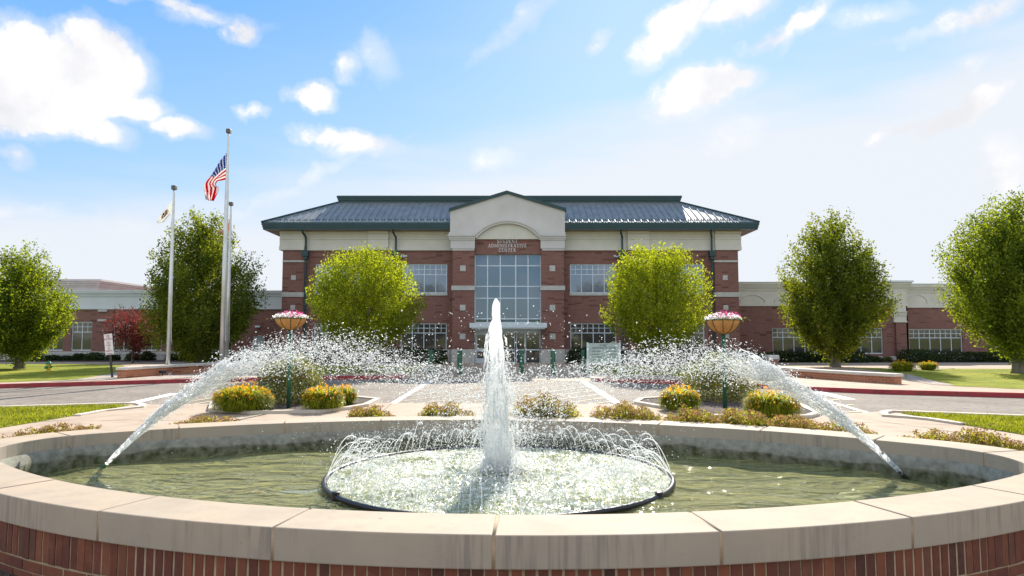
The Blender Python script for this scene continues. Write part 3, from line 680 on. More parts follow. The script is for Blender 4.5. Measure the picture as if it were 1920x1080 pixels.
for t, u, pr in ((556, 579.5, .04), (577, 580, .10), (552.5, 556, .10), (549.5, 552.5, .16), (546, 549.5, .24)): w.box(xa, xb, YW - pr, YW + .6, wz(u), wz(t))
w.build('parapet_band', M_noise('grey_white_render', (.54, .58, .60), (.62, .65, .67), .7, .85), WL)
w = MB(); w.box(xa, xb, YW - .27, YW + .6, wz(546), wz(545)); w.build('coping', m_frame, WL)
for p in (184, 317, -20):
    for t in (580.5, 598.5):
        q = MB(); q.box(wx(p), wx(p + 17), YW - .13, YW, wz(t + 4), wz(t)); q.build('stone_block', m_lstone, WL)
for h in hl: window(WL, *h, YW + .08, 2, m_glass_lo)
q = MB(); q.box(wx(476), wx(497), YW - .04, YW + .1, .0, wz(632)); q.box(wx(475), wx(498), YW - .06, YW - .0, wz(632), wz(630.5)); dd = q.build('door', M_plain('grey_steel_door', (.33, .38, .40), .5), WL)
q = MB(); q.box(wx(495), wx(496), YW - .1, YW - .05, wz(657), wz(655)); q.build('handle', m_capdark, dd)
q = MB(); q.box(wx(480), wx(489), YW - .2, YW, wz(614), wz(610.5)); q.build('wall_lamp', m_frame, WL)
UB = thing('upper_block', 'pale stepped parapet block rising behind the low left wing', 'building', (-40, 50.5, 0))
ux = XX(193, 50.5, 535); q = MB(); uz = lambda p: ZZ(p, 50.5)
for t, u, pr in ((524, 527.5, .30), (527.5, 531, .22), (531, 535, .12), (535, 538, .05), (538, 560, 0)): q.box(-70, ux - .3 + pr, 50.5 - pr, 63 + pr, uz(u), uz(t))
q.build('wall', m_pale_render, UB)
WR = thing('office_wing', 'low brick wing with arched panels in its parapet right of the entrance building', 'building', (30, 44, 0))
YR = 44.0; rx = lambda p: XX(p, YR, 620); rz = lambda p: ZZ(p, YR); YR2 = 44.5; rx2 = lambda p: XX(p, YR2, 620); rz2 = lambda p: ZZ(p, YR2)
hr = [(rx(a), rx(b), rz(663.5), rz(615)) for a, b in ((1448, 1550), (1574, 1655))]; hr2 = [(rx2(a), rx2(b), rz2(663), rz2(617)) for a, b in ((1704, 1804), (1850, 1950))]
w = MB(); facade(w, xr - .3, rx(1703), rz(668), rz(573.5), YR, hr); facade(w, rx(1700), 70, rz2(668), rz2(576.6), YR2, hr2)
w.box(xr - .3, rx(1700), YR + .3, 60, 0, rz(536)); w.box(rx(1700), 70, YR2 + .3, 60, 0, rz2(540)); w.box(rx(1700), rx(1703), YR, YR2 + .1, 0, rz(573.5))
w.box(rx(1678), rx(1697), YR - .14, YR + .02, 0, rz(604)); w.build('wall', m_brick, WR)
w = MB(); w.box(xr - .3, rx(1704), YR - .06, YR + .2, -.1, rz(668)); w.box(rx(1704), 70, YR2 - .06, YR2 + .2, -.1, rz2(668)); w.build('stone_base', m_lstone, WR)
w = MB()
for t, u, pr in ((545, 573.5, .03), (569, 574, .07), (541, 545, .08), (538, 541, .13), (534, 538, .19), (529.5, 534, .26)): w.box(xr - .2, rx(1702) + pr, YR - pr, YR + .7, rz(u), rz(t)) 
for t, u, pr in ((549, 576.6, .03), (572, 577, .07), (545, 549, .08), (542, 545, .13), (538.5, 542, .19), (533.5, 538.5, .26)): w.box(rx(1702) + .2, 70, YR2 - pr, YR2 + .7, rz2(u), rz2(t))
for t, u, pr in ((543, 573, .10), (573, 585, .14), (584, 586, .24), (586, 592, .19), (592, 602, .15), (602, 604.6, .21)):
    w.box(rx(1676) - pr * .3, rx(1697) + pr * .3, YR - pr, YR + .02, rz(u), rz(t))
w.build('parapet_band', m_cream, WR)
w = MB(); w.box(rx(1638), rx(1703) + .3, YR - .34, YR + .8, rz(529.5), rz(526.5)); w.box(xr - .2, rx(1638), YR - .3, YR + .8, rz(529.5), rz(529)); w.box(rx(1703) + .3, 70, YR2 - .3, YR2 + .8, rz2(533.5), rz2(532)); w.build('coping', m_frame, WR)
for a, b, Yq in ((1387, 1434, YR), (1452, 1500, YR), (1699, 1738, YR2), (1760, 1800, YR2), (1840, 1880, YR2)):
    q = MB(); ap = arcpts(a, b, 563, 552, 12); ip = arcpts(a + 1.2, b - 1.2, 563.4, 553.2, 12)
    for i in range(12): q.prismY([(XX(p[0], Yq), ZZ(p[1], Yq)) for p in (ap[i], ap[i + 1], ip[i + 1], ip[i])], Yq - .07, Yq)
    for e in (a, b - 1.2): q.box(XX(e, Yq), XX(e + 1.2, Yq), Yq - .07, Yq, ZZ(569, Yq), ZZ(563.2, Yq))
    q.build('arch_relief', m_cream, WR)
for h, n in zip(hr, (5, 4)): window(WR, *h, YR + .08, n, m_glass_lo)
for h, n in zip(hr2, (5, 5)): window(WR, *h, YR2 + .08, n, m_glass_lo)

# ------------------------------------------------------------------ low garden walls and pier
def lowwall(name, pts, h, label, w=.36):
    r = thing(name, label, 'wall', (pts[0][0], pts[0][1], 0)); P2 = [Vector((p[0], p[1], 0)) for p in pts]
    b, c = MB(), MB(); A, Bq, A2, B2 = [], [], [], []
    for i, p in enumerate(P2):
        d = (P2[min(i + 1, len(P2) - 1)] - P2[max(i - 1, 0)]).normalized(); n = Vector((-d.y, d.x, 0))
        e = d * (-.04 if i == 0 else .04 if i == len(P2) - 1 else 0)
        A.append(p - n * w / 2); Bq.append(p + n * w / 2); A2.append(p - n * (w / 2 + .05) + e); B2.append(p + n * (w / 2 + .05) + e)
    for i in range(len(P2) - 1):
        b.slab([A[i][:2], A[i + 1][:2], Bq[i + 1][:2], Bq[i][:2]], -.1, h - .10); c.slab([A2[i][:2], A2[i + 1][:2], B2[i + 1][:2], B2[i][:2]], h - .10, h)
    b.build('brickwork', m_brick_low, r); c.build('coping', m_cop2, r, bevel=.012); return r
m_cop2 = M_noise('wall_coping_stone', (.52, .46, .40), (.66, .60, .52), 2.5, .85)
def curve(p, q, bow, n=8):
    p, q = Vector(p), Vector(q); d = q - p; nn = Vector((-d.y, d.x))
    return [tuple(p + d * (i / n) + nn * bow * 4 * (i / n) * (1 - i / n)) for i in range(n + 1)]
lowwall('garden_wall', curve(G(228, 709.5)[:2], G(470, 694)[:2], .06), .40, 'low curved brick wall with stone cap behind the flagpoles')
lowwall('garden_wall', curve(G(1684, 720)[:2], G(1405, 698)[:2], .05), .33, 'low curved brick wall with stone cap beside the right lawn')
pr_ = thing('brick_pier', 'short brick pier with pale stone cap at the far end of the right garden wall', 'pier', G(1448, 700))
p = G(1448, 700); q = MB(); q.box(p[0] - .2, p[0] + .2, p[1] - .2, p[1] + .2, -.05, .58); q.build('brickwork', m_brick, pr_)
q = MB(); q.box(p[0] - .23, p[0] + .23, p[1] - .23, p[1] + .23, .58, .76); q.build('cap', m_lstone, pr_, bevel=.02)

# ------------------------------------------------------------------ flagpoles and flags
def flagpole(px, pyb, pyt, label, r0=.085, r1=.04):
    b = G(px, pyb); zt = ZZ(pyt, b[1]); o = thing('flagpole', label, 'flagpole', b, 'flagpoles by the left garden wall')
    m = MB(); m.lathe([(r0, 0), (r0, zt * .45), (r0 * .8, zt * .7), (r1, zt - .3), (r1, zt - .12)], 14, b); m.build('pole', m_pole, o, smooth=True)
    m = MB(); m.lathe([(r0 * 2.1, 0), (r0 * 2.1, .04), (r0 * 1.25, .12), (r0 * 1.25, .16)], 16, b); m.build('base_collar', m_pole, o)
    m = MB(); m.box(b[0] - .085, b[0] + .085, b[1] - .085, b[1] + .085, zt - .17, zt); m.build('truck', m_capdark, o, bevel=.01)
    m = MB(); m.box(b[0] + r0 * .8, b[0] + r0 + .05, b[1] - .03, b[1] + .03, 1.2, 1.38); m.build('cleat', m_capdark, o)
    m = MB(); m.tube([(b[0] + .05, b[1] - .07, zt - .2), (b[0] + .1, b[1] - .1, zt * .5), (b[0] + r0 + .04, b[1] - .03, 1.3)], .006, 5); m.build('halyard', m_frame, o)
    return b, zt
fpA = flagpole(314, 703, 348, 'aluminium flagpole with the plain white flag, nearest the spotlight', .08)
fpB = flagpole(415, 702.5, 242, 'tallest aluminium flagpole, carrying the striped flag', .095, .045)
fpC = flagpole(424, 692, 379, 'shorter aluminium flagpole just behind the tallest one', .085)
def flag(name, label, pole, T, Bt, mat, nu=28, nv=14, fold=.10, kf=3.0):
    b, _ = pole; Yp = b[1]
    def cr(pts, t):
        n = len(pts) - 1; i = min(int(t * n), n - 1); f = t * n - i
        p0, p1, p2, p3 = pts[max(i - 1, 0)], pts[i], pts[i + 1], pts[min(i + 2, n)]
        return [.5 * ((2 * p1[k]) + (-p0[k] + p2[k]) * f + (2 * p0[k] - 5 * p1[k] + 4 * p2[k] - p3[k]) * f * f + (-p0[k] + 3 * p1[k] - 3 * p2[k] + p3[k]) * f ** 3) for k in range(2)]
    V, Fc, UV = [], [], []
    for i in range(nu + 1):
        u = i / nu; t = cr(T, u); q = cr(Bt, u)
        for j in range(nv + 1):
            v = j / nv; px, py = t[0] * (1 - v) + q[0] * v, t[1] * (1 - v) + q[1] * v
            x, y, z = P(px, py, Yp); y += fold * math.sin(v * kf * 6.28 + u * 4) * u + .15 * u
            V.append((x, y, z)); UV.append((u, 1 - v))
    for i in range(nu):
        for j in range(nv): a = i * (nv + 1) + j; Fc.append((a, a + 1, a + nv + 2, a + nv + 1))
    loc = (b[0], b[1], V[0][2]); me = bpy.data.meshes.new(name); me.from_pydata([tuple(Vector(v) - Vector(loc)) for v in V], [], Fc)
    uv = me.uv_layers.new(name='UVMap').data
    for p_ in me.polygons:
        for li in p_.loop_indices: uv[li].uv = UV[me.loops[li].vertex_index]
    me.shade_smooth(); me.materials.append(mat); o = bpy.data.objects.new(name, me); sc.collection.objects.link(o); o.location = loc
    o.modifiers.new('thickness', 'SOLIDIFY').thickness = .004
    return tag(o, label, 'flag')
def cloth(t, o, col):
    d = t.nodes.new('ShaderNodeBsdfDiffuse'); tr = t.nodes.new('ShaderNodeBsdfTranslucent'); t.links.new(col, d.inputs[0]); t.links.new(col, tr.inputs[0])
    mx = t.nodes.new('ShaderNodeMixShader'); mx.inputs[0].default_value = .5; t.links.new(d.outputs[0], mx.inputs[1]); t.links.new(tr.outputs[0], mx.inputs[2]); t.links.new(mx.outputs[0], o.inputs[0])
m_us, t, o = newmat('striped_flag_cloth'); sp = t.nodes.new('ShaderNodeSeparateXYZ'); t.links.new(tvec(t, 'UV'), sp.inputs[0]); u, v = sp.outputs[0], sp.outputs[1]
red = tmath(t, 'LESS_THAN', tmath(t, 'MODULO', tmath(t, 'MULTIPLY', v, 13), 2), 1)
col = tmix(t, red, (.85, .83, .82), (.62, .02, .05))
can = tmath(t, 'MULTIPLY', tmath(t, 'LESS_THAN', u, .4), tmath(t, 'GREATER_THAN', v, 6 / 13))
su = tmath(t, 'SUBTRACT', tmath(t, 'FRACT', tmath(t, 'MULTIPLY', u, 15)), .5); sv = tmath(t, 'SUBTRACT', tmath(t, 'FRACT', tmath(t, 'MULTIPLY', v, 13)), .5)
st = tmath(t, 'LESS_THAN', tmath(t, 'ADD', tmath(t, 'MULTIPLY', su, su), tmath(t, 'MULTIPLY', sv, sv)), .07)
blue = tmix(t, st, (.015, .06, .30), (.8, .8, .85)); col = tmix(t, can, col, blue); cloth(t, o, col)
flag('flag', 'red and white striped flag with starred blue corner hanging limp from the tallest pole', fpB,
     [(425, 287), (413, 300), (402, 316), (392, 330), (383, 341), (380, 350), (382, 362), (385, 374)], [(425, 336), (418, 337.5), (411, 338), (405, 339), (402, 346), (408, 352), (403, 364), (397, 375)], m_us, fold=.14)
m_wf, t, o = newmat('white_flag_cloth'); sp = t.nodes.new('ShaderNodeSeparateXYZ'); t.links.new(tvec(t, 'UV'), sp.inputs[0]); u, v = sp.outputs[0], sp.outputs[1]
uu = tmath(t, 'SUBTRACT', u, .52); vv = tmath(t, 'SUBTRACT', v, .56); r2 = tmath(t, 'ADD', tmath(t, 'MULTIPLY', uu, uu), tmath(t, 'MULTIPLY', tmath(t, 'MULTIPLY', vv, vv), .8))
nz = tnoise(t, tvec(t, 'UV'), 9, 2); em = ramp(t, nz, [(.38, (.75, .72, .68)), (.44, (.45, .05, .05)), (.52, (.04, .16, .07)), (.58, (.25, .14, .06)), (.64, (.7, .68, .62))])
tb = tmath(t, 'MULTIPLY', tmath(t, 'MULTIPLY', tmath(t, 'LESS_THAN', tmath(t, 'ABSOLUTE', tmath(t, 'SUBTRACT', v, .14)), .05), tmath(t, 'LESS_THAN', tmath(t, 'ABSOLUTE', uu), .3)), tmath(t, 'GREATER_THAN', tmath(t, 'FRACT', tmath(t, 'MULTIPLY', u, 14)), .45))
col = tmix(t, tmath(t, 'LESS_THAN', r2, .045), (.8, .8, .78), em); col = tmix(t, tb, col, (.25, .25, .35)); cloth(t, o, col)
flag('flag', 'white flag with small red and green emblem drooping from the left pole', fpA, [(326, 373), (316, 382), (305, 394), (296, 406), (291, 414)], [(326, 399), (318, 404), (311, 410), (303, 416), (292, 418)], m_wf, fold=.05, kf=2)
flag('flag', 'pale flag scrap with orange and blue marks folded against the rear pole', fpC, [(432, 409), (427, 418), (420, 427), (413, 431), (406, 435)], [(432, 441), (428, 441), (422, 440), (417, 437), (407, 436)],
     M_noise('pale_banner_cloth', (.7, .68, .68), (.75, .2, .08), 3, .9, c3=(.06, .08, .4), s3=4), fold=.04)
# flood lamp at the pole foot
b = G(305, 705); fl = thing('spotlight', 'small black ground spotlight on the gravel beside the left flagpole', 'spotlight', b)
q = MB(); q.tube([(b[0], b[1], -.02), (b[0], b[1], .12)], .02, 8); q.build('stake', m_black, fl); q = MB(); q.box(b[0] - .13, b[0] + .13, b[1] - .06, b[1] + .07, .1, .22); q.build('lamp_head', m_black, fl, bevel=.02)
# parking sign, leaning
b = G(210.5, 708); Ys = b[1]; sg_ = thing('parking_sign', 'white no parking sign with red lettering leaning on a black post', 'sign', b)
tl = ((P(200, 625, Ys)[0] - b[0]), P(200, 625, Ys)[2]); ang = math.atan2(-tl[0], tl[1]) * .8
ca, sa = math.cos(ang), math.sin(ang)
def rotp(x, z): return (b[0] + x * ca - z * sa, x * sa + z * ca)
q = MB(); q.prismY([rotp(*p_) for p_ in ((-.035, -.02), (.035, -.02), (.035, 1.6), (-.035, 1.6))], Ys - .02, Ys + .02); q.build('post', m_black, sg_)
q = MB(); q.prismY([rotp(*p_) for p_ in ((-.155, .86), (.155, .86), (.155, 1.63), (-.155, 1.63))], Ys - .035, Ys - .025); q.build('panel', m_signw, sg_, bevel=.006)
q = MB(); q2 = MB()
cx_, cz_ = rotp(0, 1.54); 
for i in range(12):
    a0, a1 = 6.283 * i / 12, 6.283 * (i + 1) / 12; q.prismY([(cx_ + .052 * math.cos(a0), cz_ + .052 * math.sin(a0)), (cx_ + .052 * math.cos(a1), cz_ + .052 * math.sin(a1)), (cx_ + .034 * math.cos(a1), cz_ + .034 * math.sin(a1)), (cx_ + .034 * math.cos(a0), cz_ + .034 * math.sin(a0))], Ys - .04, Ys - .034)
q.build('symbol', m_txtr, sg_)
lettering(['PARKING'], b[0], Ys - .039, 1.47, .065, .08, 'lettering', m_txtr, sg_, .004, (b[0], 0, ang), .8)
lettering(['FIRE', 'LANE'], b[0], Ys - .039, 1.33, .06, .09, 'lettering', m_txtr, sg_, .004, (b[0], 0, ang), .8)
lettering(['NO', 'PARKING'], b[0], Ys - .039, 1.12, .06, .09, 'lettering', m_txtr, sg_, .004, (b[0], 0, ang), .75)
q = MB(); q.prismY([rotp(*p_) for p_ in ((-.11, .885), (.11, .885), (.11, .905), (-.11, .905))], Ys - .04, Ys - .034); q.build('arrow', m_txtr, sg_)
# building notice board behind the spray
yb_ = 29.0; nb = thing('notice_board', 'pale green notice board on two silver posts behind the right spray', 'sign', (XX(1131, yb_), yb_, 0))
q = MB(); q.box(XX(1102, yb_), XX(1161, yb_), yb_, yb_ + .04, ZZ(682, yb_), ZZ(643.5, yb_)); q.build('panel', m_signg, nb, bevel=.008)
for p_ in (1101, 1161): q = MB(); q.box(XX(p_, yb_) - .035, XX(p_, yb_) + .035, yb_ - .01, yb_ + .05, -.05, ZZ(642, yb_)); q.build('post', m_frame, nb)
lettering(['STUDENT', 'ADMINISTRATIVE CENTER'], XX(1131.5, yb_), yb_ - .006, ZZ(645.5, yb_), .085, .11, 'lettering', m_txtg, nb, .006, None, .72)
q = MB()
for i in range(4):
    for s in (-1, 1): x_ = XX(1131.5, yb_) + s * .3; z_ = ZZ(658 + i * 5.5, yb_); q.box(x_ - .22, x_ + .22, yb_ - .006, yb_, z_ - .02, z_)
q.build('small_print', m_txtg, nb)
# fire hydrant
b = G(90.5, 697); hy = thing('fire_hydrant', 'small green and yellow fire hydrant on the left lawn', 'hydrant', b); s = .62
q = MB(); q.lathe([(.17 * s, 0), (.17 * s, .05 * s), (.12 * s, .06 * s), (.12 * s, .45 * s), (.16 * s, .47 * s), (.16 * s, .52 * s)], 14, b); q.build('barrel', m_hydy, hy)
q = MB(); q.lathe([(.19 * s, .52 * s), (.19 * s, .55 * s), (.15 * s, .62 * s), (.08 * s, .70 * s), (.04 * s, .72 * s), (.04 * s, .78 * s)], 14, b); q.build('bonnet', m_hydg, hy, smooth=False)
for s_, y_ in ((-1, 0), (1, 0)): q = MB(); q.tube([(b[0] + s_ * .1 * s, b[1], .34 * s), (b[0] + s_ * .23 * s, b[1], .34 * s)], .075 * s, 10); q.build('side_outlet', m_hydg, hy)
q = MB(); q.tube([(b[0] - .02, b[1] - .1 * s, .30 * s), (b[0] - .03, b[1] - .25 * s, .30 * s)], .10 * s, 12); q.build('front_outlet', m_hydg, hy)
# bollards
for i, (px, pyb, lab) in enumerate(((808, 698, 'green steel bollard farthest left of the entrance, left of the brick pier'), (862, 702, 'green steel bollard in front of the left entrance pier'), (921, 702, 'green steel bollard hidden behind the tall centre jet'),
       (978, 702, 'green steel bollard before the sliding doors, just right of the centre jet'), (1037, 702, 'green steel bollard in front of the right entrance pier'), (1094, 698, 'green steel bollard next to the notice board'))):
    b = G(px, pyb); o = thing('bollard', lab, 'bollard', b, 'green bollards guarding the entrance'); h = ZZ(657, b[1])
    q = MB(); q.lathe([(.1, 0), (.1, h - .03)], 14, b); q.build('post', m_greenpost, o, smooth=False); q = MB(); q.lathe([(.1, h - .03), (.085, h - .005), (.04, h + .02)], 14, b); q.build('cap', m_greenpost, o)

# ------------------------------------------------------------------ foliage
def rhomb(C, s, asp=.55, up=0., nrm=None):
    n = len(C); a = rng.normal(size=(n, 3)); a[:, 2] += up; a /= np.linalg.norm(a, axis=1)[:, None]
    b = rng.normal(size=(n, 3)); b -= a * (a * b).sum(1)[:, None]; b /= np.linalg.norm(b, axis=1)[:, None]
    s = (np.asarray(s) * rng.uniform(.6, 1.3, n))[:, None]
    V = np.stack([C - a * s * .5, C + b * s * asp * .5, C + a * s * .5, C - b * s * asp * .5], 1).reshape(-1, 3)
    return V, np.arange(n * 4).reshape(-1, 4)
def leafmesh(name, C, s, mat, parent=None, loc=(0, 0, 0), asp=.55, up=0.):
    V, Fq = rhomb(np.asarray(C), s, asp, up); return npmesh(name, V, Fq, mat, parent, loc)
def crown(px, Y, prof, nclump, per, s, mat, parent, sig=(.21, .21, .46), lump=.2, seed=0, gap=.0, xoff=0, shell=.45, droop=0, squash=1):
    r = np.random.default_rng(seed); zz = np.array([ZZ(p[0], Y) for p in prof])[::-1]; rr = np.array([p[1] * .95 * Y / F for p in prof])[::-1]
    zs_ = np.linspace(zz[0], zz[-1], 200); ra = np.interp(zs_, zz, rr); w = ra ** 1.3 + .02; w /= w.sum()
    ph = r.uniform(0, 6.28, 8); cx = XX(px, Y)
    z = r.choice(zs_, nclump, p=w) + r.normal(0, .05, nclump); a = r.uniform(0, 6.283, nclump)
    R0 = np.interp(z, zz, rr); lm = 1 + lump * (np.sin(3 * a + ph[0] + z * 1.3) * .5 + np.sin(5 * a + ph[1] - z * 2.1) * .4 + np.sin(2 * a + z * 3.7 + ph[2]) * .4)
    rho = R0 * lm * r.uniform(0, 1, nclump) ** shell
    C = np.stack([cx + rho * np.cos(a), Y + rho * np.sin(a) * squash, z], 1)
    # each clump is a little branch pointing up and outwards
    out = np.stack([np.cos(a), np.sin(a), np.full(nclump, 1.1 - droop)], 1); out /= np.linalg.norm(out, axis=1)[:, None]
    k = r.normal(0, 1, (nclump, per, 3)) * np.array(sig) * .55; t = r.uniform(-1, 1, (nclump, per, 1)) * sig[2] * 1.5
    Lf = C[:, None, :] + k * (1 - .35 * np.abs(t) / (sig[2] * 1.5)) + out[:, None, :] * t
    keep = r.uniform(0, 1, nclump) > gap
    return leafmesh('crown', Lf[keep].reshape(-1, 3), s, mat, parent, up=.3), (cx, zz, rr)
def tree(name, label, px, Y, prof, mat, nclump, per, s, tr=.16, seed=1, group=None, fork=.35, tpx=None, ws=1., **k):
    prof = [(max(p_[0], prof[0][0] + 9) if i_ == 0 else p_[0], p_[1] * ws) for i_, p_ in enumerate(prof)]
    bx = XX(tpx if tpx is not None else px, Y); t = thing(name, label, 'tree', (bx, Y, 0), group)
    cr_, (cx, zz, rr) = crown(px, Y, prof, nclump, per, s, mat, t, seed=seed, **k)
    r = random.Random(seed); m = MB(); ztop = zz[0] + (zz[-1] - zz[0]) * .8; H = zz[-1] - zz[0]
    m.tube([(bx, Y, -.05), (bx, Y, .12), (bx + .02, Y, zz[0] * .6), (bx * .5 + cx * .5, Y + .03, zz[0] + H * fork * .4), (cx, Y, zz[0] + H * .5), (cx + .05, Y, ztop)], [tr * 1.5, tr * 1.1, tr, tr * .9, tr * .5, tr * .12], 10)
    for i in range(11):
        a = r.uniform(0, 6.28); z0 = zz[0] + H * r.uniform(-.02, .45); z1 = z0 + H * r.uniform(.15, .35); R1 = float(np.interp(z1, zz, rr)) * .8
        m.tube([(cx, Y, z0), (cx + R1 * .4 * math.cos(a), Y + R1 * .4 * math.sin(a), z0 + (z1 - z0) * .45), (cx + R1 * math.cos(a), Y + R1 * math.sin(a), z1)], [tr * .42, tr * .28, tr * .08], 6)
    m.build('trunk', m_bark, t, smooth=True)
    return t
def mound(px, pyb, w, label):
    pass
tree('hornbeam_tree', 'dense conical green tree on the left lawn beside the fire hydrant', 42, 32.5, [(466, 2), (478, 12), (492, 24), (520, 42), (548, 68), (580, 84), (610, 88), (635, 74), (655, 42), (664, 14)], m_leafC, 560, 85, .12, .20, 11, 'broad-crowned trees in front of the low wings', lump=.14, tpx=43, ws=.9)
tree('hornbeam_tree', 'tall dark green tree rising behind the flagpoles', 378, 36.5, [(402, 8), (418, 26), (440, 42), (470, 62), (495, 84), (525, 100), (560, 106), (600, 104), (635, 82), (655, 50), (668, 18)], m_leafB, 850, 80, .13, .22, 12, 'broad-crowned trees in front of the low wings', lump=.2, gap=.05, ws=.95)
tree('hornbeam_tree', 'rounded dark green tree behind the right garden wall', 1562, 34.9, [(408, 8), (420, 24), (440, 46), (465, 58), (495, 80), (525, 94), (560, 99), (595, 97), (625, 80), (645, 52), (660, 20)], m_leafB, 700, 85, .13, .21, 13, 'broad-crowned trees in front of the low wings', lump=.17, ws=.9)
tree('hornbeam_tree', 'largest green tree at the right edge of the photo, on the lawn', 1905, 28.2, [(376, 10), (396, 34), (420, 64), (446, 98), (480, 124), (520, 138), (560, 137), (595, 122), (625, 88), (645, 56), (662, 20)], m_leafC, 900, 85, .12, .22, 14, 'broad-crowned trees in front of the low wings', lump=.17, tpx=1902, ws=.82)
tree('pear_tree', 'round yellow green tree left of the glass entrance', 685, 30, [(466, 10), (474, 34), (488, 58), (510, 80), (540, 96), (575, 103), (605, 98), (628, 76), (645, 50), (656, 20)], m_leafA, 1150, 40, .10, .13, 15, 'pair of bright trees flanking the entrance', lump=.15, sig=(.17, .17, .27), shell=.42)
tree('pear_tree', 'round yellow green tree right of the glass entrance', 1230, 30, [(464, 12), (472, 36), (486, 60), (510, 80), (540, 90), (570, 97), (600, 94), (626, 74), (645, 48), (656, 20)], m_leafA, 1150, 40, .10, .13, 16, 'pair of bright trees flanking the entrance', lump=.16, sig=(.17, .17, .27), shell=.42)
tree('hornbeam_tree', 'tree whose lowest leaves poke in at the left frame edge', -118, 29, [(440, 20), (500, 80), (560, 100), (620, 104), (655, 100), (672, 60)], m_leafC, 900, 24, .13, .2, 17, None, lump=.1)
tree('japanese_maple', 'small dark red maple in front of the left wing windows', 258, 39.6, [(588, 8), (596, 24), (606, 38), (620, 44), (634, 42), (644, 26), (650, 8)], m_leafR, 360, 20, .12, .06, 18, None, lump=.2, tpx=253, fork=.1, gap=.12)

def shrub(name, label, px, pyb, pyt, hw, mat, n, s, cat='shrub', group=None, Y=None, boxy=.5, seed=3, dep=None, asp=.55, up=0.):
    """dome or box shaped clipped shrub; its leaves fill the outer shell"""
    b = G(px, pyb) if Y is None else (XX(px, Y), Y, 0); Yv = b[1]; Hh = ZZ(pyt, Yv); rx_ = hw * Yv / F; ry = dep or rx_
    r = np.random.default_rng(seed); u = r.normal(size=(n, 3)); u /= np.linalg.norm(u, axis=1)[:, None]; u[:, 2] = np.abs(u[:, 2])
    p = 2 + 4 * boxy; k = (np.abs(u) ** p).sum(1) ** (-1 / p); q = u * k[:, None] * (r.uniform(0, 1, n) ** .25)[:, None]
    lum = 1 + .07 * np.sin(q[:, 0] * 6 + seed) + .06 * np.sin(q[:, 1] * 7 + q[:, 2] * 5 + seed) + r.normal(0, .02, n)
    C = np.stack([b[0] + q[:, 0] * rx_ * lum, Yv + q[:, 1] * ry * lum, .03 + q[:, 2] * Hh * lum * .97], 1)
    o = leafmesh(name, C, s, mat, None, (b[0], Yv, 0), asp, up); tag(o, label, cat, group); return o
# clipped shrubs below the left wing
lw = [(68, 19, 660), (101, 12, 667), (128, 11, 668.5), (153, 10, 664), (182, 19, 662), (217, 10, 667), (254, 11, 664), (281, 12, 660.5), (326, 10, 664), (350, 14, 664)]
desc = ['widest clipped shrub, nearest the left conical tree', 'low clipped shrub just right of the widest one', 'lowest clipped shrub, directly right of the fire hydrant', 'clipped shrub left of the paired broad ones', 'broad clipped shrub left of the leaning parking sign',
        'small clipped shrub right of the leaning parking sign', 'clipped shrub right of the red maple trunk', 'tall square clipped shrub left of the left flagpole', 'small clipped shrub right of the left flagpole', 'clipped shrub under the tall dark tree']
for i, ((px, hw, pt), d) in enumerate(zip(lw, desc)): shrub('clipped_shrub', d, px, 0, pt, hw * .82, m_hedge, 900, .13, 'shrub', 'clipped shrubs along the left wing', 43.6, .6, 20 + i, .55)
shrub('hedge', 'dark hedge strip between the tall dark tree and the grey door', 420, 0, 664, 58, m_hedge, 3000, .14, 'hedge', None, 42.5, .9, 40, .6)
shrub('hedge', 'dark shrub mass below the windows left of the entrance', 770, 0, 655, 66, m_hedge, 3500, .13, 'hedge', None, 38.2, .8, 41, .6)
shrub('hedge', 'dark shrub mass between the downspout and left yellow green tree', 620, 0, 657, 62, m_hedge, 3000, .13, 'hedge', None, 38.2, .8, 42, .6)
shrub('hedge', 'dark shrub mass behind the notice board', 1120, 0, 653, 58, m_hedge, 3500, .13, 'hedge', None, 38.2, .8, 43, .6)
shrub('hedge', 'dark shrub mass behind the right yellow green tree', 1270, 0, 655, 76, m_hedge, 4000, .13, 'hedge', None, 38.2, .8, 44, .6)
shrub('hedge', 'dark hedge between the brick pier and the trunk behind the right garden wall', 1470, 0, 661, 100, m_hedge, 6500, .13, 'hedge', None, 41.0, .95, 45, .6)
shrub('clipped_shrub', 'rounded shrub just right of the trunk behind the right garden wall', 1590, 0, 656, 30, m_hedge, 2000, .12, 'shrub', None, 40.5, .4, 46, .7)
shrub('clipped_shrub', 'small purple tinged shrub under the narrow right window', 1631, 0, 668, 15, m_hedge, 800, .12, 'shrub', None, 41.5, .3, 47, .5)
shrub('clipped_shrub', 'small upright green shrub left of the large dark mound', 1659, 0, 669, 9, m_bush, 500, .1, 'shrub', None, 41.5, .2, 48, .3)
shrub('clipped_shrub', 'large dark mounded shrub beside the right wing pilaster', 1712, 0, 656, 31, m_hedge, 2400, .12, 'shrub', None, 40.5, .4, 49, .8)
shrub('hedge', 'long dark hedge below the wide window at right', 1860, 0, 660, 130, m_hedge, 8000, .13, 'hedge', None, 41.5, .95, 50, .6)
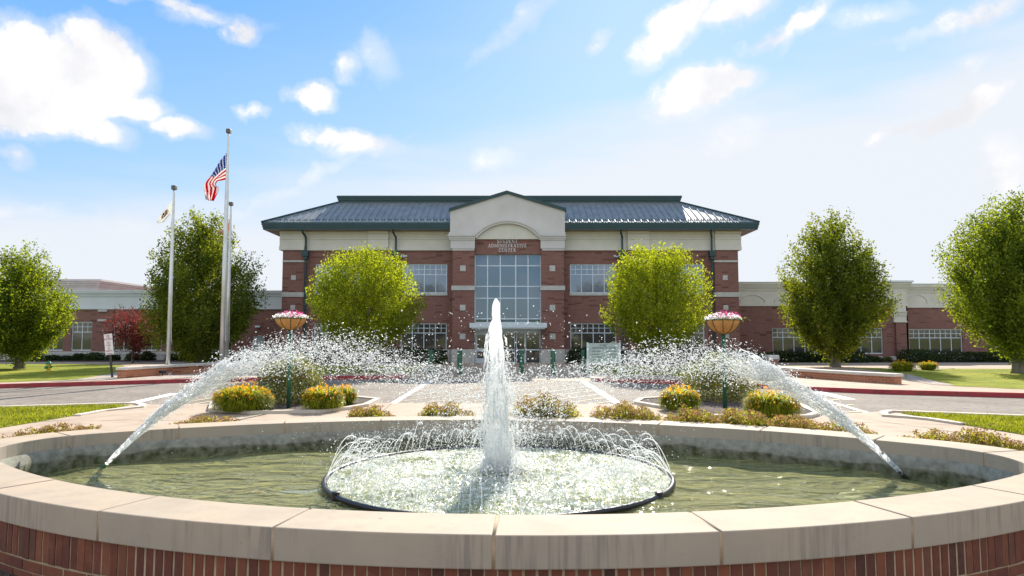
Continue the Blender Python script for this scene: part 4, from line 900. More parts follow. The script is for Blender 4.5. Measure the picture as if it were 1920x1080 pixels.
# round bushes in the planting islands
shrub('round_bush', 'round grey green bush in the left planting island under the flower basket', 551, 765, 672, 56, m_bush, 9000, .065, 'bush', 'round bushes in the planting islands', 15.6, .35, 51, .62, .4, .4)
shrub('round_bush', 'round grey green bush in the right planting island under the flower basket', 1344, 762, 668, 64, m_bush, 10500, .065, 'bush', 'round bushes in the planting islands', 16.3, .35, 52, .75, .4, .4)
def lily(label, px, pyb, pyt, hw, seed, n=1500, nf=150, mat=m_blade, group='orange daylily clumps'):
    b = G(px, pyb, .03); Y = b[1]; H = ZZ(pyt, Y); w = hw * Y / F; r = np.random.default_rng(seed)
    t = thing('daylily_clump', label, 'flowers', (b[0], Y, .0), group)
    a = r.uniform(0, 6.283, n); bas = np.sqrt(r.uniform(0, 1, n)) * .62 * w; L_ = r.uniform(.25, 1.12, n); base = np.stack([b[0] + bas * np.cos(a), Y + bas * np.sin(a), np.full(n, .02)], 1)
    o_ = np.stack([np.cos(a), np.sin(a), np.zeros(n)], 1); side = np.stack([-np.sin(a), np.cos(a), np.zeros(n)], 1) * .010
    reach = (w * 1.12 - bas) * L_; hgt = H * 1.0 * r.uniform(.55, 1.1, n) * (1 - .35 * (bas / w) ** 2)
    pts = []
    ee = r.uniform(.05, .95, n)
    for tt in (0, .4, .75, 1.0): pts.append(base + o_ * (reach * tt ** 1.4)[:, None] + np.array([0, 0, 1]) * np.maximum(.01, hgt * (2.4 * tt - (2.4 - ee) * tt * tt))[:, None] * .92)
    V = []
    for i, p_ in enumerate(pts): wd = (1, 1.1, .8, .1)[i]; V += [p_ - side * wd, p_ + side * wd]
    V = np.stack(V, 1).reshape(-1, 3); idx = np.arange(n)[:, None] * 8
    Fq = np.concatenate([idx + np.array([[0, 1, 3, 2]]), idx + np.array([[2, 3, 5, 4]]), idx + np.array([[4, 5, 7, 6]])])
    npmesh('foliage', V, Fq, mat, t)
    # trumpet flowers on thin stalks
    m = int(nf * 1.0); a = r.uniform(0, 6.283, m); rr = np.sqrt(r.uniform(0, 1, m)) * w * 1.0; h = H * (1.0 - .42 * (rr / w) ** 2) * r.uniform(.72, 1.1, m)
    C = np.stack([b[0] + rr * np.cos(a), Y + rr * np.sin(a), h], 1); P5 = []
    for c in C:
        ax = r.normal(size=3) * .6 + np.array([0, -.2, .6]); ax /= np.linalg.norm(ax); u_ = np.cross(ax, [1, .3, 0]); u_ /= np.linalg.norm(u_); v_ = np.cross(ax, u_); s_ = r.uniform(.024, .04)
        for k in range(5):
            an = 1.2566 * k; d = u_ * math.cos(an) + v_ * math.sin(an); e = np.cross(ax, d); tip = c + (d * 1.0 + ax * .55) * s_; P5.append([c, c + (d * .6 + ax * .5 + e * .33) * s_, tip, c + (d * .6 + ax * .5 - e * .33) * s_])
    V = np.array(P5).reshape(-1, 3); npmesh('blossoms', V, np.arange(len(V)).reshape(-1, 4), m_orange, t)
    st = MB()
    for c in C: st.quad((c[0] - .003, c[1], .05), (c[0] + .003, c[1], .05), (c[0] + .002, c[1], c[2]), (c[0] - .002, c[1], c[2]))
    st.build('stalks', m_blade, t)
lily('wide clump of orange daylilies left of the left round bush', 455, 769, 720, 54, 61, 2400, 260)
lily('orange daylily clump in front of the left round bush, on its right', 606, 767, 722, 38, 62, 1700, 150)
lily('smaller orange daylily clump rightmost in the left island', 644, 757, 722, 26, 63, 1100, 80)
lily('orange daylily clump at the left end of the right island', 1274, 767, 724, 38, 64, 1700, 150)
lily('wide leafy daylily clump right of the right round bush', 1447, 783, 730, 50, 65, 2600, 170)
lily('orange daylily patch on the far right lawn, nearest the pilaster', 1692, 695, 676, 23, 66, 1200, 120)
lily('orange daylily patch on the far right lawn, nearest the wide window', 1740, 693, 677, 17, 67, 900, 90)

# ------------------------------------------------------------------ flower baskets on posts
def basket(px, pyb, py0, py1, hw, label, seed):
    b = G(px, pyb, .03); Y = b[1]; o = thing('flower_basket', label, 'flower basket', (b[0], Y, 0), 'flower baskets on green posts'); w = hw * Y / F; zr_ = ZZ(py0, Y); z0 = ZZ(py1, Y); xx = XX(px, Y, py0)
    m = MB(); m.lathe([(.042, -.02), (.042, z0 + .03)], 12, (b[0], Y, 0)); m.build('post', m_greenpost, o, smooth=True)
    k = 10; pr = [(w * math.cos(math.pi / 2 * (1 - i / k)) ** .9 if i else .02, z0 + (zr_ - z0) * (1 - math.sin(math.pi / 2 * (1 - i / k)) ** 1.0) ** .8) for i in range(k + 1)]
    m = MB(); m.lathe(pr, 28, (b[0], Y, 0)); m.build('bowl', m_coir, o, smooth=False)
    wr = MB()
    for i in range(10):
        a = 6.283 * i / 10; wr.tube([(b[0] + (r_ + .006) * math.cos(a), Y + (r_ + .006) * math.sin(a), z_) for r_, z_ in pr], .007, 5)
    wr.tube([(b[0] + (w + .01) * math.cos(6.283 * i / 24), Y + (w + .01) * math.sin(6.283 * i / 24), zr_) for i in range(25)], .010, 5)
    wr.build('wire_frame', m_wire, o)
    r = np.random.default_rng(seed)
    for nm, mt, n_, side in (('white_petunias', m_petalw, 620, -1), ('pink_petunias', m_petalp, 200, 1)):
        a = r.uniform(0, 6.283, n_); q = np.sqrt(r.uniform(0, 1, n_)); cx = q * np.cos(a); cy = q * np.sin(a); hh = (1 - q ** 2) * .5 + .25
        if side > 0: cx = cx * .8 + .12; hh += .2
        C = np.stack([b[0] + cx * w * 1.08, Y + cy * w * 1.08, zr_ + (zr_ - z0) * hh * .75 * r.uniform(.2, 1, n_)], 1)
        leafmesh(nm, C, .042, mt, o, asp=.9)
    C = np.stack([b[0] + r.normal(0, .5, 500) * w, Y + r.normal(0, .5, 500) * w, zr_ + r.uniform(-.02, .05, 500)], 1); leafmesh('leaves', C, .04, m_bush, o)
basket(541, 765, 597, 619, 29.5, 'left basket of white and pink petunias on a green post', 71)
basket(1359.5, 765, 600, 627, 31, 'right basket of white and pink petunias on a green post', 72)

# ------------------------------------------------------------------ the fountain basin
RIM = .5; WZ = .18
FC = (-.28, 6.16); TH = -.096; LL, LW, LR, CW_ = 3.58, 1.345, .85, .41
def outline(off, n=720):
    """rounded lens: two long arcs joined by small round ends, grown outwards by off"""
    R_ = (LL * LL + LW * LW) / (2 * LW); d = R_ - LW; al = math.asin(LL / R_); segs = []
    def ps(k, n_):
        if k == 0: return [(R_ + off) * math.sin(-al + 2 * al * i / n_) for i in range(n_)], [-d + (R_ + off) * math.cos(-al + 2 * al * i / n_) for i in range(n_)]
        b = math.pi / 2 - al
        return [LL + off * math.cos(b - 2 * b * i / n_) for i in range(n_)], [off * math.sin(b - 2 * b * i / n_) for i in range(n_)]
    n1 = int(n * .44); n2 = n // 2 - n1
    x1, y1 = ps(0, n1); x2, y2 = ps(1, n2); X = x1 + x2; Y = y1 + y2
    X = X + [-v for v in X]; Y = Y + [-v for v in Y]
    c, s = math.cos(TH), math.sin(TH)
    return [(FC[0] + x * c - y * s, FC[1] + x * s + y * c) for x, y in zip(X, Y)]
m_cop, t, o = newmat('fountain_coping_stone')
v = tvec(t, 'Position'); c = ramp(t, tnoise(t, v, 2.2, 6, .6), [(.3, (.33, .268, .198)), (.7, (.42, .348, .262))])
c = tmix(t, ramp(t, tnoise(t, v, 1.1, 4), [(.45, (0, 0, 0)), (.68, (.75, .75, .75))]), c, (.43, .315, .215))
c = tmix(t, ramp(t, tnoise(t, v, 4.5, 7, .7), [(.52, (0, 0, 0)), (.72, (.55, .55, .55))]), c, (.26, .215, .165))
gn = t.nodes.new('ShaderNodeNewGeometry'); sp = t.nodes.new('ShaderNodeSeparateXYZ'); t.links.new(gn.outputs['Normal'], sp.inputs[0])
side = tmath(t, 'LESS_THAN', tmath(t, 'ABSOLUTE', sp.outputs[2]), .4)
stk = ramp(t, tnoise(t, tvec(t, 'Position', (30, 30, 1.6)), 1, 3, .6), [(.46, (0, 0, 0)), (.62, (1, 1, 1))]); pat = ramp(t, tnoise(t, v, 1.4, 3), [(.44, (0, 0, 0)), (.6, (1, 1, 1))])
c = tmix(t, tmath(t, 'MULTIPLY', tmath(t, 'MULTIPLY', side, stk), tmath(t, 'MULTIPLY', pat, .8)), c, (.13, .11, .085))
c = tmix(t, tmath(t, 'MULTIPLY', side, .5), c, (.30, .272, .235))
c = tmix(t, ramp(t, tnoise(t, v, 55, 2), [(.70, (0, 0, 0)), (.76, (.5, .5, .5))]), c, (.22, .17, .12))
princ(t, o, c, .8, 0, .25, tbump(t, tnoise(t, v, 120, 4), .12, .004))
m_soldier, t, o = newmat('fountain_soldier_brick'); at = t.nodes.new('ShaderNodeNewGeometry')
c = ramp(t, at.outputs['Random Per Island'], [(.0, (.02, .014, .014)), (.045, (.03, .02, .02)), (.06, (.09, .034, .026)), (.35, (.14, .038, .024)), (.6, (.20, .062, .032)), (.8, (.26, .085, .04)), (1, (.10, .05, .038))])
c = tmix(t, .45, c, ramp(t, tnoise(t, tvec(t, 'Position'), 7, 8, .75), [(.3, (.07, .03, .024)), (.55, (.17, .06, .035)), (.72, (.28, .13, .08))]))
princ(t, o, c, .75, 0, .3, tbump(t, tnoise(t, tvec(t, 'Position'), 90, 4), .3, .006))
m_mortar = M_noise('mortar', (.30, .22, .14), (.42, .32, .21), 12, .95, .3, 80)
m_bwall, t, o = newmat('basin_wall_concrete'); v = tvec(t, 'Position'); sp = t.nodes.new('ShaderNodeSeparateXYZ'); t.links.new(v, sp.inputs[0])
hgt = tmath(t, 'ADD', sp.outputs[2], tmath(t, 'MULTIPLY', tmath(t, 'SUBTRACT', tnoise(t, tvec(t, 'Position', (1, 1, 3)), 1.3, 5, .65), .5), .20))
c = ramp(t, hgt, [(.20, (.045, .06, .015)), (.265, (.06, .06, .03)), (.285, (.20, .20, .16)), (.37, (.27, .27, .23))])
c = tmix(t, .3, c, ramp(t, tnoise(t, v, 14, 5), [(.35, (.05, .05, .03)), (.65, (.4, .38, .3))])); princ(t, o, c, .9, 0, .1, tbump(t, tnoise(t, v, 60, 4), .15, .004))
m_floor = M_noise('basin_floor', (.30, .34, .07), (.85, .82, .50), 2.6, .7, c3=(.18, .22, .04), s3=4.2, coord='Position', stretch=(.5, 1.7, 1), detail=3)  # olive algae mottling; its pale cream tone imitates caustic light in the colour
FT = thing('fountain', 'large oval fountain basin with limestone coping on a brick wall in the foreground', 'fountain', (FC[0], FC[1], 0))
N_ = 2880
oc, ic = outline(LR + CW_, N_), outline(LR, N_)
acc = [0]
for i in range(N_): a, b = oc[i], oc[(i + 1) % N_]; acc.append(acc[-1] + math.hypot(a[0] - b[0], a[1] - b[1]))
per = acc[-1]; tgt = G(925, 1002, RIM); i0 = min(range(N_), key=lambda i: math.hypot(oc[i][0] - tgt[0], oc[i][1] - tgt[1]))
ns_ = round(per / 1.2); cuts = []
for k in range(ns_):
    s_ = (acc[i0] + per * k / ns_) % per; cuts.append(min(range(N_), key=lambda i: abs(acc[i] - s_)))
for k in range(ns_):
    a, b = cuts[k], cuts[(k + 1) % ns_]
    if b <= a: b += N_
    gap = 1; idx = [i % N_ for i in range(a + gap, b - gap + 1, 8)] + [(b - gap) % N_]
    m = MB(); dzr = random.uniform(-.0015, .0015); z1 = RIM + dzr; z0 = RIM - .173
    q = [(*oc[i], z0) for i in idx]; q1 = [(*oc[i], z1) for i in idx]; r_ = [(*ic[i], RIM - .15) for i in idx]; r1_ = [(*ic[i], z1) for i in idx]; n = len(idx)
    m.v = q + q1 + r_ + r1_
    for i in range(n - 1):
        m.f += [(i + 1, i, n + i, n + i + 1), (n + i + 1, n + i, 3 * n + i, 3 * n + i + 1), (3 * n + i + 1, 3 * n + i, 2 * n + i, 2 * n + i + 1), (i, i + 1, 2 * n + i + 1, 2 * n + i)]
    m.f += [(0, 2 * n, 3 * n, n), (n - 1, 2 * n - 1, 4 * n - 1, 3 * n - 1)]
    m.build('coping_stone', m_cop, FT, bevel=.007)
def ringwall(off0, off1, z0, z1, name, mat, top=True, n=360, parent=None):
    A, Bq = outline(off0, n), outline(off1, n); V = []; Fq = []
    for (a, b) in zip(A, Bq): V += [(a[0], a[1], z0), (a[0], a[1], z1), (b[0], b[1], z1), (b[0], b[1], z0)]
    for i in range(n):
        j = (i + 1) % n
        for k in range(4): l = (k + 1) % 4; Fq.append((i * 4 + k, j * 4 + k, j * 4 + l, i * 4 + l))
    return npmesh(name, V, Fq, mat, parent or FT)
ringwall(LR + .006, LR + CW_ - .004, RIM - .172, RIM - .006, 'mortar_joints', m_mortar)
ringwall(LR - .018, LR + .06, -.25, RIM - .122, 'basin_wall', m_bwall)
ringwall(LR + .08, LR + CW_ - .0425, -.1, RIM - .174, 'mortar_backing', m_mortar)
# soldier course: upright bricks, then two courses of stretchers below
oo = outline(LR + CW_ - .038, 2880); ac = [0]
for i in range(2880): a, b = oo[i], oo[(i + 1) % 2880]; ac.append(ac[-1] + math.hypot(a[0] - b[0], a[1] - b[1]))
def course(z0, z1, step, off_, name):
    m = MB(); P_ = ac[-1]; n = round(P_ / step); ac_ = np.array(ac[:-1])
    for k in range(n):
        s0 = P_ * (k + off_) / n; s1 = s0 + P_ / n - .0105 + random.uniform(-.0015, .0015); jz = random.uniform(-.002, .002); pr_ = random.uniform(-.003, .003)
        ii = [int(np.searchsorted(ac_, s % P_)) % 2880 for s in (s0, s1)]; a, b = oo[ii[0]], oo[ii[1]]
        d = Vector((b[0] - a[0], b[1] - a[1])).normalized(); nn = Vector((-d.y, d.x)); c_ = Vector((FC[0] - a[0], FC[1] - a[1]))
        if nn.dot(c_) < 0: nn = -nn
        A = Vector(a) + nn * pr_; Bv = Vector(b) + nn * pr_
        m.slab([tuple(A), tuple(Bv), tuple(Bv + nn * .06), tuple(A + nn * .06)], z0 + jz, z1 + jz)
    return m.build(name, m_soldier, FT, bevel=.003)
course(.125, .322, .0677, 0, 'soldier_course'); course(.052, .114, .21, 0, 'stretcher_course'); course(-.02, .042, .21, .5, 'stretcher_course')
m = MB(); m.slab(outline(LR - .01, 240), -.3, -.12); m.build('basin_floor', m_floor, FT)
bp = outline(LR + CW_ + .75, 200); m = MB(); m.slab(bp, -.02, .008); struct(m.build('planting_bed', m_mulch))
# water
m_water, t, o = newmat('basin_water'); v = tvec(t, 'Position')
bm = tbump(t, tnoise(t, tvec(t, 'Position', (1, 2.2, 1)), 2.6, 2, .5, .8), 1.0, .13)
tr = t.nodes.new('ShaderNodeBsdfTransparent'); tr.inputs[0].default_value = (.93, .96, .78, 1)
gl = t.nodes.new('ShaderNodeBsdfGlossy'); gl.inputs[1].default_value = .03; t.links.new(bm, gl.inputs['Normal'])
df = t.nodes.new('ShaderNodeBsdfDiffuse'); df.inputs[0].default_value = (.60, .60, .27, 1); t.links.new(bm, df.inputs['Normal'])
rfr = t.nodes.new('ShaderNodeBsdfRefraction'); rfr.inputs['IOR'].default_value = 1.33; rfr.inputs['Roughness'].default_value = 0; rfr.inputs[0].default_value = (.93, .96, .78, 1); t.links.new(bm, rfr.inputs['Normal'])
trf = t.nodes.new('ShaderNodeMixShader'); trf.inputs[0].default_value = .22; t.links.new(tr.outputs[0], trf.inputs[1]); t.links.new(rfr.outputs[0], trf.inputs[2])
mu = t.nodes.new('ShaderNodeMixShader'); mu.inputs[0].default_value = .3; t.links.new(trf.outputs[0], mu.inputs[1]); t.links.new(df.outputs[0], mu.inputs[2])
fr = t.nodes.new('ShaderNodeFresnel'); fr.inputs[0].default_value = 1.2; t.links.new(bm, fr.inputs['Normal'])
mx = t.nodes.new('ShaderNodeMixShader'); t.links.new(fr.outputs[0], mx.inputs[0]); t.links.new(mu.outputs[0], mx.inputs[1]); t.links.new(gl.outputs[0], mx.inputs[2]); t.links.new(mx.outputs[0], o.inputs[0])
ol = outline(LR - .012, 240); xs_ = np.arange(-5.2, 4.8, .05); ys_ = np.arange(3.2, 9.2, .05); XX_, YY_ = np.meshgrid(xs_, ys_)
ins = inpoly(XX_.ravel(), YY_.ravel(), ol).reshape(XX_.shape)
def wave(x, y):
    z = 0
    for k, (f, a_, an, ph) in enumerate(((4, .013, .3, 0), (6.3, .010, 1.2, 2), (9.1, .007, -.5, 4), (13, .004, 2.0, 1), (17, .002, -1.3, 3))):
        z = z + a_ * np.sin(f * (x * math.cos(an) * .7 + y * math.sin(an) * 1.5) + ph + 1.3 * np.sin(x * 1.7 + k) + 1.1 * np.sin(y * 2.3 - k))
    return z
Vw = np.stack([XX_.ravel(), YY_.ravel(), WZ + wave(XX_, YY_).ravel()], 1); nx_ = len(xs_)
Fq = []
for j in range(len(ys_) - 1):
    for i in range(nx_ - 1):
        if ins[j, i] or ins[j, i + 1] or ins[j + 1, i] or ins[j + 1, i + 1]: Fq.append((j * nx_ + i, j * nx_ + i + 1, (j + 1) * nx_ + i + 1, (j + 1) * nx_ + i))
wat = npmesh('water', Vw, Fq, m_water, None, smooth=True); struct(wat)
# ------------------------------------------------------------------ moving water: white, back-lit
def M_spray(name, alpha=None, col=(.88, .9, .9), tcol=(.95, .96, .96), gl_=.15):
    m, t, o = newmat(name)
    d = t.nodes.new('ShaderNodeBsdfDiffuse'); d.inputs[0].default_value = col + (1,); tr = t.nodes.new('ShaderNodeBsdfTranslucent'); tr.inputs[0].default_value = tcol + (1,)
    g = t.nodes.new('ShaderNodeBsdfGlossy'); g.inputs[1].default_value = .15
    a = t.nodes.new('ShaderNodeMixShader'); a.inputs[0].default_value = .72; t.links.new(d.outputs[0], a.inputs[1]); t.links.new(tr.outputs[0], a.inputs[2])
    b = t.nodes.new('ShaderNodeMixShader'); b.inputs[0].default_value = gl_; t.links.new(a.outputs[0], b.inputs[1]); t.links.new(g.outputs[0], b.inputs[2]); last = b
    if alpha:
        tp = t.nodes.new('ShaderNodeBsdfTransparent'); c = t.nodes.new('ShaderNodeMixShader')
        f = ramp(t, tnoise(t, tvec(t, 'Position', alpha[3]), alpha[0], 4, .6), [(alpha[1], (0, 0, 0)), (alpha[2], (1, 1, 1))])
        t.links.new(f, c.inputs[0]); t.links.new(tp.outputs[0], c.inputs[1]); t.links.new(b.outputs[0], c.inputs[2]); last = c
    t.links.new(last.outputs[0], o.inputs[0]); return m
m_drop = M_spray('water_droplets'); m_jet = M_spray('jet_water', (22, .42, .60, (1, 1, .6)), (.8, .84, .86)); m_col = M_spray('foaming_column', None, (.88, .89, .89), (.95, .96, .96), .05)
ICO = None
def ico():
    p = (1 + 5 ** .5) / 2; v = np.array([(-1, p, 0), (1, p, 0), (-1, -p, 0), (1, -p, 0), (0, -1, p), (0, 1, p), (0, -1, -p), (0, 1, -p), (p, 0, -1), (p, 0, 1), (-p, 0, -1), (-p, 0, 1)], float); v /= np.linalg.norm(v[0])
    f = np.array([(0, 11, 5), (0, 5, 1), (0, 1, 7), (0, 7, 10), (0, 10, 11), (1, 5, 9), (5, 11, 4), (11, 10, 2), (10, 7, 6), (7, 1, 8), (3, 9, 4), (3, 4, 2), (3, 2, 6), (3, 6, 8), (3, 8, 9), (4, 9, 5), (2, 4, 11), (6, 2, 10), (8, 6, 7), (9, 8, 1)]); return v, f
IV, IF_ = ico()
def drops(name, C, rad, label, cat='spray', stretch=1.6, dirs=None, mat=None):
    C = np.asarray(C); n = len(C); d = rng.normal(size=(n, 3)) if dirs is None else np.asarray(dirs) + rng.normal(size=(n, 3)) * .35; d /= np.linalg.norm(d, axis=1)[:, None]
    sc_ = np.asarray(rad)[:, None, None] * rng.uniform(.8, 1.2, (n, 12, 1)); st = rng.uniform(1, stretch, n)[:, None, None]
    V = IV[None] * sc_; along = (V * d[:, None]).sum(2, keepdims=True) * d[:, None]; V = V + along * (st - 1) + C[:, None]
    Fc = IF_[None] + (np.arange(n) * 12)[:, None, None]
    return tag(npmesh(name, V.reshape(-1, 3), Fc.reshape(-1, 3), mat or m_drop, None, smooth=True), label, cat, kind='stuff')
def arcjet(px, py, dirx, a, b, label, dlabel, seed, shootY, n=7000):
    s = Vector(G(px, py, WZ)); r = np.random.default_rng(seed); t = thing('water_jet', label, 'water jet', tuple(s), 'arching side jets')
    def pos(x): return np.array([s.x + dirx * x, s.y + shootY * x, WZ + .01 + a * x - b * x * x])
    m = MB(); xs = np.linspace(0, .8, 40); m.tube([pos(x) + r.normal(0, .010, 3) * x for x in xs], [(.018 + .045 * x) * (1 + .3 * math.sin(x * 23 + seed) * x + r.normal(0, .10) * x) for x in xs], 12)
    m.build('jet_core', m_jet, t, smooth=True)
    for kk, (nm, cnt, x0_, x1_) in enumerate((('strands', 110, .1, 1.45),)):
        m = MB()
        for i in range(cnt):
            a0 = r.uniform(x0_, x1_ - .25); ln = r.uniform(.18, .5); an = r.uniform(0, 6.28); q = r.uniform(.5, 1.15)
            pts, rad = [], []
            for j in range(9):
                x = a0 + ln * j / 8; w = (.018 + .078 * x) * q; an2 = an + j * .35 + r.normal(0, .25)
                pts.append(pos(x) + np.array([r.normal(0, .008), w * math.cos(an2), w * math.sin(an2)])); rad.append((.002 + .003 * x) * math.sin(math.pi * (j + .6) / 9.2) * r.uniform(.6, 1.6))
            m.tube(pts, rad, 5)
        m.build(nm, m_drop, t, smooth=True)
    m = MB(); m.tube([pos(-.06), pos(0), pos(.05)], [.024, .022, .017], 10); m.build('nozzle', m_greenpost if dirx > 0 else m_black, t)
    # break-up into a wide band of drops
    x = np.concatenate([r.uniform(.45, 1.6, n // 4), r.beta(1.5, 1.9, n - n // 4) * 3.5 + .95]); base = np.stack([pos(v) for v in x])
    sg = np.interp(x, [.4, 1.0, 1.6, 2.6, 4.4], [.03, .055, .085, .105, .11]); off = r.normal(0, 1, (len(x), 3)) * sg[:, None]; off[:, 1] *= 1.2
    fall = np.clip(x - 1.3, 0, 3) * .07 * r.exponential(1, len(x)); base = base + off; base[:, 2] -= fall
    base[:, 2] = np.where(x > 2.3, np.maximum(base[:, 2], np.interp(x, [2.3, 4.5], [1.0, .75]) + r.uniform(-.35, .35, len(x))), base[:, 2])
    k = base[:, 2] > WZ; base = base[k]; x = x[k]
    rad = np.clip(r.lognormal(-6.0, .42, len(base)), .0013, .0062)
    d = np.stack([np.full(len(x), dirx), np.full(len(x), shootY), a - 2 * b * x], 1); drops('spray', base, rad, dlabel, stretch=2.6, dirs=d)
arcjet(190, 882, 1, 1.10, .250, 'arching water jet rising from the left end of the basin', 'white band of drops from the left arching jet', 81, .0, 19000)
arcjet(1697, 897, -1, 1.10, .268, 'arching water jet rising from the right end of the basin', 'white band of drops from the right arching jet', 82, .04, 19000)
# central column
RC = (-.12, 6.6); cyc = RC[1]
cj = thing('water_jet', 'tall white column of water at the centre of the fountain', 'water jet', (XX(935, cyc, 880), cyc, WZ))
prof = [(560, 928.5, 931.5), (563, 926, 935), (569, 923.5, 937.5), (578, 922, 938.5), (590, 922, 938.5), (599, 923, 939), (606, 918, 940), (614, 914.5, 941), (630, 914.5, 942.5), (650, 916, 944), (680, 918, 945), (705, 915.5, 948), (740, 914, 951), (780, 911, 955), (820, 908, 960), (860, 905, 964), (890, 902, 970)]
yy = np.array([p_[0] for p_ in prof], float); ll_ = np.array([p_[1] for p_ in prof], float); rr_ = np.array([p_[2] for p_ in prof], float); V, Fq = [], []; na, nr = 40, 150; pys = np.linspace(560, 890, nr)
def wob(a, z, s=0): return math.sin(a * 3 + z * 17 + s) * .3 + math.sin(a * 7 - z * 31 + s) * .25 + math.sin(a * 12 + z * 55 + 2 * s) * .2 + math.sin(z * 90 + a * 5) * .15
for i, py in enumerate(pys):
    l_, r_ = np.interp(py, yy, ll_), np.interp(py, yy, rr_); c_ = P((l_ + r_) / 2, py, cyc); rad = (r_ - l_) / 2 * .88 * cyc / F
    for j in range(na):
        a = 6.283 * j / na; q = rad * (1 + .17 * wob(a, c_[2]) + random.uniform(-.035, .035)); V.append((c_[0] + q * math.cos(a), cyc + q * math.sin(a), c_[2]))
for i in range(nr - 1):
    for j in range(na): k = (j + 1) % na; Fq.append((i * na + j, i * na + k, (i + 1) * na + k, (i + 1) * na + j))
npmesh('water_column', V, Fq, m_col, cj, smooth=True)
m = MB(); r = np.random.default_rng(5)
for i in range(90):
    z0 = r.uniform(WZ + .1, 1.55); ln = r.uniform(.08, .3); an = r.uniform(0, 6.28); py_ = 632 + (1.5 - z0) * F / cyc; rad0 = (np.interp(py_, yy, rr_) - np.interp(py_, yy, ll_)) / 2 * cyc / F * r.uniform(.95, 1.6); cx_ = XX(float((np.interp(py_, yy, rr_) + np.interp(py_, yy, ll_)) / 2), cyc, py_)
    m.tube([(cx_ + rad0 * (1 + .22 * j / 6) * math.cos(an) + r.normal(0, .005), cyc + rad0 * math.sin(an), z0 - ln * j / 6) for j in range(7)], [.008 * math.sin(math.pi * (j + .5) / 7) * r.uniform(.5, 1.5) for j in range(7)], 5)
m.build('strands', m_drop, cj, smooth=True)
q = MB(); q.lathe([(.035, -.02), (.035, .05), (.03, .055), (.03, .075)], 12, (XX(935.5, cyc - .22, 885), cyc - .22, .16)); q.build('nozzle', m_black, cj)
n = 9000; z = WZ + r.beta(1.0, 1.7, n) * 1.25; spread = np.interp(z, [.18, .5, .9, 1.2, 1.5], [.18, .13, .075, .05, .06]); an = r.uniform(0, 6.283, n); rad = np.abs(r.normal(0, 1, n)) * spread * 1.0 + .07
C = np.stack([XX(935, cyc, 800) + rad * np.cos(an), cyc + rad * np.sin(an), z], 1); drops('spray', C, np.clip(r.lognormal(-5.85, .4, n), .0015, .007), 'drops falling all around the central column', stretch=2.2, dirs=np.tile([0, 0, 1], (n, 1)))
n = 500; C = np.stack([r.normal(-.12, .55, n), cyc + r.normal(0, .5, n), r.uniform(.9, 1.75, n)], 1); drops('spray', C, np.clip(r.lognormal(-5.6, .4, n), .002, .007), 'sparse stray drops high around the central column')
n = 3500; rad = np.abs(r.normal(0, .17, n)); an = r.uniform(0, 6.283, n); C = np.stack([XX(935, cyc, 860) + rad * np.cos(an), cyc + rad * np.sin(an), WZ + .02 + np.clip(.26 - rad * .8, .03, 1) * r.uniform(0, 1, n)], 1); drops('spray', C, np.clip(r.lognormal(-5.5, .4, n), .002, .008), 'white splash heaped at the foot of the central column')
# black spray ring with its small inward jets
sr = thing('spray_ring', 'black pipe ring lying in the water around the central column', 'pipe ring', (RC[0], RC[1], WZ)); RR = 1.61
q = MB(); q.tube([(RC[0] + RR * math.cos(6.283185 * i / 96), RC[1] + RR * math.sin(6.283185 * i / 96), WZ + .022) for i in range(97)], .021, 10, False); q.build('pipe', m_black, sr, smooth=True)
for an in (215, 325, 90, 150, 30):
    a = R(an); q = MB(); c_ = (RC[0] + RR * math.cos(a), RC[1] + RR * math.sin(a)); q.lathe([(.034, -.06), (.034, .06), (.02, .065)], 10, (c_[0], c_[1], WZ)); q.build('clamp', m_black, sr)
protos = []
for s_ in range(4):
    r = np.random.default_rng(100 + s_); m = MB(); hh, rg = r.uniform(.20, .32), r.uniform(.40, .55)
    f_ = lambda x: (x + 0, 0, .03 + 4 * hh * (x / rg) * (1 - x / rg))
    m.tube([f_(rg * i / 14 * .62) for i in range(15)], [.0024 + .0018 * (i / 14) * r.uniform(.3, 1.9) for i in range(15)], 5)
    for i in range(40):
        x = rg * r.uniform(.42, 1.0); c_ = np.array(f_(x)) + r.normal(0, .016, 3); k = r.uniform(.0018, .0042); m.tube([c_ - [0, 0, k * 1.6], c_, c_ + [0, 0, k * 1.6]], [k * .3, k, k * .3], 5)
    protos.append(m)
NJ = 110
for i in range(NJ):
    a = 6.283185 * (i + .5) / NJ; base = (RC[0] + RR * math.cos(a), RC[1] + RR * math.sin(a), WZ)
    if i < 4: o = protos[i].build('small_jet', m_drop, None, smooth=True, local=True); first = o if i == 0 else first; P4 = (P4 if i else []) + [o]
    else: o = P4[(i * 7) % 4].copy(); sc.collection.objects.link(o)
    o.location = base; o.rotation_euler = (0, 0, a + math.pi + random.uniform(-.2, .2)); o.scale = (random.uniform(.8, 1.15), 1, random.uniform(.65, 1.15))
    tag(o, 'thin inward-curving water jet rising from the black pipe ring', 'water jet', 'small jets of the pipe ring')
